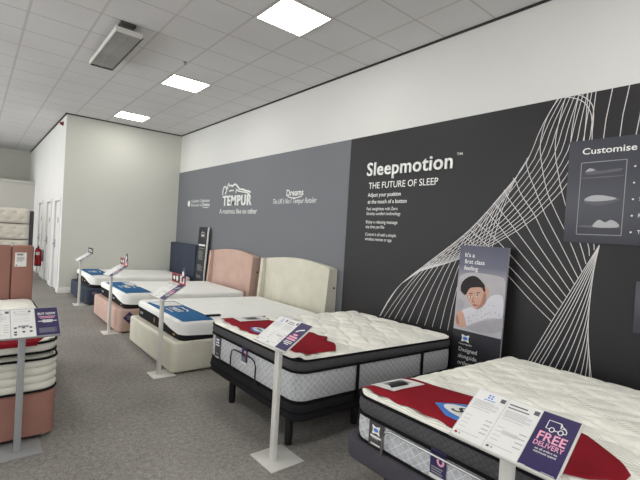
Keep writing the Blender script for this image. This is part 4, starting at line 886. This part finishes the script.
# ================================================================== bed at the left edge
lx0, lx1, ly0, ly1 = -.86, .512, 3.56, 5.5
R = root('divan_bed', (-.18, 4.56, 0), 'dusty pink divan bed with a channelled headboard at the left edge', 'bed')
b = MB(); b.slab(lx0, lx1, ly0, ly1, .03, .345, .05, .012); obj('base', b, M['dusty'], R)
for lx in (lx0 + .06, lx1 - .06):
    for ly in (ly0 + .06, ly1 - .1):
        b = MB(); b.tube([(lx, ly, .001), (lx, ly, .036)], .022, 12); obj('glide', b, M['steel'], R)
for k in range(7):
    a = .525 - .198 * (k + 1)
    b = MB(); b.box(a + .002, a + .196, 5.51, 5.62, .02, 1.285, .022, 3); obj('headboard_channel', b, M['dusty'], R)
b = MB(); b.box(.355, .457, 5.505, 5.5095, 1.06, 1.21); L = obj('care_label', b, M['paper'], R)
b = MB(); q = (.356, 5.5045, 1.06)
for k, (w, z) in enumerate(((.06, .13), (.055, .12), (.07, .095), (.065, .082), (.07, .069), (.05, .056))): rect(b, q, (1, 0, 0), UP, .015, .015 + w, z, z + .007, 0, 1 if k < 2 else 0)
rect(b, q, (1, 0, 0), UP, .008, .02, .008, .02, 0, 1)
obj('label_print', b, [M['print_grey'], M['print_black']], L, smooth=False)
def ribbed(x0, x1, y0, y1, zb, zt, ribs, label, name='mattress'):
    r = .13; R = root(name, ((x0 + x1) / 2, (y0 + y1) / 2, zb), label, 'mattress')
    prof = []; N = ribs * 8
    for k in range(N + 1):
        t = k / N; prof.append((.016 * math.sqrt(abs(math.sin(math.pi * t * ribs))) - .012, zb + .012 + (zt - zb - .024) * t))
    b = MB(); b.sweep(rr_path(x0, x1, y0, y1, r), [(-.05, zb)] + prof + [(-.05, zt + .001)]); b.cap(x0 + .05, x1 - .05, y0 + .05, y1 - .05, r - .05, lambda x, y: zb, 4, 4, flip=True)
    obj('side_border', b, M['white_fab'], R, angle=60)
    for z in (zb + .012, zt - .006): obj('piping', pipe(x0, x1, y0, y1, r, z, .002, .008), M['pipe'], R)
    f = lambda x, y: zt + .018 * edge_fall(x, y, x0, x1, y0, y1, .06) + .004 * onion(x, y) * edge_fall(x, y, x0, x1, y0, y1, .06)
    b = MB(); b.cap(x0 + .006, x1 - .006, y0 + .006, y1 - .006, r - .006, f, 50, 60); obj('quilted_top', b, M['quilt'], R, angle=180)
    return lambda x, y: zt + .024 * edge_fall(x, y, x0, x1, y0, y1, .06)
ribbed(lx0 + .0, lx1 + .008, ly0 - .01, ly1 - .005, .346, .592, 4, 'thick ribbed white mattress with black piping, under the topper at the left edge')
topL = ribbed(lx0 + .005, lx1 - .0, ly0 - .005, ly1 - .005, .622, .708, 1, 'thin pillow topper with black piping lying on the ribbed mattress at the left edge', 'mattress_topper')
topD = lambda x, y: topL(x, max(y, ly0 + .012)) - max(0, ly0 - .012 - y) * 2.8
b = cloth(topD, lambda y: -.78, lambda y: lerp_list([(3.53, .375), (3.60, .42), (3.70, .47), (4.1, .46)])(y), ly0 - .021, 4.1, 40, 90)
thing('bed_runner', b, M['red'], (0, 3.9, .72), 'red cloth runner on the bed at the left edge, under its sign', 'bed runner', angle=180)

# ================================================================== price stands
def stand(x, y, rot, label, metal, pages, promo, card=None, w=.42, dy=.02, dz=0.0, plate=1.0, pw_=.026, group='white price stands at the bed ends'):
    """local: the reader stands at -Y, the tray runs along X"""
    R = root('price_stand', (x, y, 0), label, 'price stand', group, rot)
    L = dict(local=True)
    b = MB(); b.box(-.14 * plate, .14 * plate, -.10 * plate, .17 * plate, .001, .009, .002); obj('base_plate', b, metal, R, **L)
    b = MB(); b.box(-pw_, pw_, -.016, .016, .009, .86 + dz, .003); obj('post', b, metal, R, **L)
    y0, z0, y1, z1 = -.105 + dy, .832 + dz, .115 + dy, .978 + dz
    s = Vector((0, y1 - y0, z1 - z0)); ln = s.length; s.normalize(); n = Vector((1, 0, 0)).cross(s)
    O = Vector((-w / 2, y0, z0)); ex = Vector((1, 0, 0))
    def slab_(b, u0, u1, v0, v1, t0, t1, mi=0):
        b.add([O + ex * u + s * v + n * t for t in (t0, t1) for u, v in ((u0, v0), (u1, v0), (u1, v1), (u0, v1))], [[0, 3, 2, 1], [4, 5, 6, 7], [0, 1, 5, 4], [1, 2, 6, 5], [2, 3, 7, 6], [3, 0, 4, 7]], mi)
    b = MB(); slab_(b, -.003, w + .003, -.003, ln + .003, -.008, 0); slab_(b, -.003, w + .003, -.007, -.003, -.008, .004)
    T = obj('tray', b, metal, R, **L)
    b = MB(); b.box(-.03, .03, -.03 + dy, .03 + dy, .845 + dz, .893 + dz, .002); obj('bracket', b, metal, R, **L)
    k = len(pages) + 1; pw = w / k
    for i, kind in enumerate(pages):
        b = MB(); slab_(b, i * pw + .002, (i + 1) * pw - .002, .002, ln - .002, .0002, .0012); P = obj('page', b, M['paper'], R, **L, smooth=False)
        b = MB(); o_ = O + ex * (i * pw) + n * .0018
        def rc(u0, u1, v0, v1, mi=0): rect(b, o_, ex, s, u0, u1, ln * v0, ln * v1, 0, mi)
        if kind == 'swatch':
            rc(.02, .03, .88, .92); rc(.10, .115, .87, .93, 1); rc(.04, .09, .9, .912)
            for v in (.84, .8, .76, .64, .56): rc(.02, .11, v, v + .008, 2)
            for u in (.025, .07, .11):
                for v in (.3, .16, .08)[:3 if u < .05 else 2]: rc(u - .008, u + .008, v, v + .06, 1 if (u + v) % .02 < .012 else 0)
        else:
            if kind == 'logo':
                for du in (0, .014):
                    for dv in (0, .05): rc(pw * .4 + du, pw * .4 + du + .009, .86 + dv, .89 + dv, 3)
                rc(pw * .32, pw * .68, .82, .835, 3)
            else:
                rc(.012, pw * .62, .885, .91, 1); rc(.012, pw * .7, .825, .845, 1)
            rc(pw * .8, pw * .95, .86, .94, 1)
            for q, v in enumerate((.77, .745, .72, .695, .67, .645, .60)): rc(.012, pw * (.86 if q % 3 else .7), v, v + .008, 2)
            for v in (.44, .36, .28, .20): rc(pw * .72, pw * .93, v, v + .018, 0); rc(.012, pw * .3, v, v + .008, 2)
            rc(.012, pw * .8, .11, .118, 2); rc(.012, .024, .05, .085, 4 if kind == 'logo' else 1); rc(.03, .038, .05, .085, 2)
        obj('page_print', b, [M['ink_light'], M['ink_dark'], M['ink_light'], M['sky'], M['red_paint']], P, **L, smooth=False)
    b = MB(); i = len(pages); slab_(b, i * pw + .001, w - .004, .006, ln - .001, .0002, .0014); P = obj('promotion_card', b, M['purple'], R, **L, smooth=False); P['label'] = 'purple promotion card'
    b = MB(); o_ = O + ex * (i * pw) + n * .002
    if promo == 'free':
        c = pw / 2
        text(b, 'FREE', o_ + ex * (c) + s * (ln * .50), ex, s, pw * .72, ln * .15, bold=0.0189, center=True, mi=1)
        text(b, 'DELIVERY', o_ + ex * (c) + s * (ln * .40), ex, s, pw * .76, ln * .078, bold=0.0147, center=True, mi=1)
        text(b, 'on all orders no', o_ + ex * (c) + s * (ln * .335), ex, s, pw * .56, ln * .035, bold=0.0084, center=True)
        text(b, 'minimum spend', o_ + ex * (c) + s * (ln * .285), ex, s, pw * .56, ln * .035, bold=0.0084, center=True)
        van = lambda pts: stroke(b, o_, ex, s, [(c + u * pw, v * ln) for u, v in pts], .0038)
        van([(-.17, .72), (-.26, .72), (-.26, .87), (.06, .87), (.1, .83), (.2, .80), (.25, .76), (.25, .72), (.18, .72)]); van([(-.04, .72), (.06, .72)]); van([(.06, .87), (.08, .79), (.2, .80)])
        for u in (-.105, .12): van([(u + .06 * math.cos(a), .72 + .04 * math.sin(a)) for a in (6.28318 * q / 12 for q in range(13))])
        rect(b, o_, ex, s, .008, .03, ln * .02, ln * .026); rect(b, o_, ex, s, pw * .6, pw * .92, ln * .03, ln * .036)
    elif promo == 'buy':
        text(b, 'BUY NOW', o_ + ex * (pw / 2) + s * (ln * .74), ex, s, pw * .76, ln * .085, bold=0.0210, center=True)
        for v, u, m_ in ((.66, .36, 1), (.61, .30, 1), (.53, .22, 0), (.495, .4, 0), (.46, .2, 0)): rect(b, o_, ex, s, pw * (.5 - u), pw * (.5 + u), ln * v, ln * (v + .026), 0, m_)
        for q in range(6): rect(b, o_, ex, s, pw * .12, pw * (.86 - .1 * (q % 2)), ln * (.25 - .028 * q), ln * (.262 - .028 * q), 0, 2)
    else:
        stroke(b, o_, ex, s, [(pw * .3, ln * .66), (pw * .5, ln * .75), (pw * .78, ln * .8)], .012); stroke(b, o_, ex, s, [(pw * .34, ln * .72), (pw * .7, ln * .8)], .004)
        for v, u, m_ in ((.54, .18, 1), (.455, .34, 1), (.375, .36, 1), (.31, .3, 0), (.26, .34, 0), (.21, .2, 0)): rect(b, o_, ex, s, pw * (.5 - u), pw * (.5 + u), ln * v, ln * (v + (.055 if m_ else .022)), 0, m_)
    obj('card_print', b, [M['print_white'], M['pink_ink'], M['print_grey']], P, **L, smooth=False)
    if card:
        o2 = Vector((-w / 2, y1 - .004, z1)); b = MB()
        b.box(-w / 2 + .03, w / 2, y1 - .006, y1, z1 - .012, z1 + .10, .001, 1)
        K = obj('header_card', b, M['red_paint'] if card == 'red' else M['print_black'], R, **L, smooth=False)
        b = MB(); o3 = Vector((-w / 2 + .03, y1 - .0068, z1)); cw = w - .03
        if card == 'red':
            rect(b, o3, ex, UP, .03, cw * .6, .012, .088, 0, 1); rect(b, o3, ex, UP, cw * .64, cw - .03, .012, .088, 0, 0)
            shape(b, o3, ex, UP, ell(cw * .2, .05, .03, .022), .0006, 0); shape(b, o3, ex, UP, ell(cw * .42, .05, .03, .03), .0006, 0); shape(b, o3, ex, UP, ell(cw * .79, .05, .025, .03), .0006, 2)
        else:
            for z in (.03, .055): rect(b, o3, ex, UP, .05, cw - .05, z, z + .012, 0, 0)
        obj('card_print', b, [M['print_white'], M['print_black'], M['purple']], K, **L, smooth=False)
        if card == 'red':
            b = MB()
            p = ell(w / 2 - .045, z1 + .125, .045, .058)
            b.add([(u, y1 - .012, v) for u, v in p] + [(u, y1 - .007, v) for u, v in p], [list(range(28)), list(range(55, 27, -1))] + [[q, 28 + q, 28 + (q + 1) % 28, (q + 1) % 28] for q in range(28)])
            K = obj('topper_badge', b, M['purple'], R, **L); b = MB()
            shape(b, (0, y1 - .0125, 0), ex, UP, ell(w / 2 - .055, z1 + .115, .026, .028)); obj('badge_print', b, M['print_white'], K, **L)
    return R
D90 = -math.pi / 2
stand(1.675, 2.405, D90, 'white price stand with a purple card, in front of the black legged bed', M['stand'], ['logo', 'text'], 'pill', w=.385, dz=-.012)
stand(1.665, .768, D90, 'price stand with a purple FREE DELIVERY card, in front of the nearest bed', M['stand'], ['logo', 'text'], 'free', w=.42, dz=-.036)
stand(1.575, 4.47, D90, 'white price stand with red header card, in front of the cream bed', M['stand'], ['text', 'text'], 'pill', 'red', dy=.045, plate=.85)
stand(1.555, 6.53, D90, 'white price stand with red header card, in front of the blush pink bed', M['stand'], ['text', 'text'], 'pill', 'red', dy=.045, plate=.85)
stand(1.58, 8.93, D90, 'farthest white price stand with small black header card, by the navy bed', M['stand'], ['text', 'text'], 'pill', 'black', dy=.045, plate=.85)
stand(.282, 3.43, 0, 'grey price stand with a purple BUY NOW card, at the left edge', M['stand_grey'], ['text', 'swatch'], 'buy', w=.415, dy=-.02, dz=-.02, pw_=.02)

# ================================================================== far left: tufted headboard, extinguisher
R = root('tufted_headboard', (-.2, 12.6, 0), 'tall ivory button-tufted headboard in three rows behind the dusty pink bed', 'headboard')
b = MB(); b.box(-1.2, 1.16, 12.66, 12.74, .01, 1.74, .01); obj('frame', b, M['charcoal'], R)  # dark board behind the panels, reaching past them on the right
for k in range(5):
    z1 = 1.795 - .39 * k; z0 = z1 - .372; x0, x1 = -1.2, 1.07
    if k == 4: z0 = .02
    nx, nz = 96, 20; vs = []; fs = []
    btn = [(x0 + .12 + .25 * i + (.125 if j % 2 else 0), z0 + (z1 - z0) * (.27 + .46 * j)) for j in range(2) for i in range(10)]
    for j in range(nz + 1):
        for i in range(nx + 1):
            x = x0 + (x1 - x0) * i / nx; z = z0 + (z1 - z0) * j / nz
            e = 1 - math.exp(-min(x - x0, x1 - x, z - z0, z1 - z) / .03)
            d = min(math.hypot(x - p[0], z - p[1]) for p in btn)
            vs.append((x, 12.655 - .07 * e + .035 * e * math.exp(-(d / .045) ** 2), z))
    for j in range(nz):
        for i in range(nx): fs.append([j * (nx + 1) + i, j * (nx + 1) + i + 1, (j + 1) * (nx + 1) + i + 1, (j + 1) * (nx + 1) + i])
    b = MB(); b.add(vs, fs); P = obj('tufted_panel', b, M['linen'], R, angle=180)
R = root('fire_extinguisher', (1.33, 13.1, .33), 'red fire extinguisher with a white label hung on the white side wall', 'fire extinguisher')
ex_, ey_ = 1.33, 13.1
b = MB(); b.tube([(ex_, ey_, .36), (ex_, ey_, .375), (ex_, ey_, .73), (ex_, ey_, .77), (ex_, ey_, .79)], [.07, .08, .08, .055, .025], 20); obj('cylinder', b, M['red_paint'], R)
b = MB(); b.tube([(ex_, ey_, .335), (ex_, ey_, .365)], [.075, .08], 20); obj('foot_ring', b, M['black'], R)
b = MB(); b.tube([(ex_, ey_, .79), (ex_, ey_, .83)], .02, 12); b.box(ex_ - .012, ex_ + .012, ey_ - .09, ey_ + .03, .83, .845, .003); b.box(ex_ - .012, ex_ + .012, ey_ - .08, ey_ + .02, .86, .872, .003); obj('valve_lever', b, M['black'], R)
b = MB(); b.tube([(ex_, ey_ - .02, .81), (ex_ - .06, ey_ - .08, .79), (ex_ - .07, ey_ - .1, .68), (ex_ - .06, ey_ - .085, .5)], .011, 8); obj('hose', b, M['rubber'], R)
b = MB()
for k in range(8):
    a0 = math.radians(190 + 12 * k); a1 = math.radians(190 + 12 * (k + 1)); rr0 = .0815
    b.poly([(ex_ + rr0 * math.cos(a0), ey_ + rr0 * math.sin(a0), .62), (ex_ + rr0 * math.cos(a1), ey_ + rr0 * math.sin(a1), .62), (ex_ + rr0 * math.cos(a1), ey_ + rr0 * math.sin(a1), .70), (ex_ + rr0 * math.cos(a0), ey_ + rr0 * math.sin(a0), .70)])
obj('instruction_label', b, M['paper'], R)
b = MB(); b.box(ex_ + .07, XS - .001, ey_ - .02, ey_ + .02, .45, .75, .003); obj('wall_bracket', b, M['steel'], R)
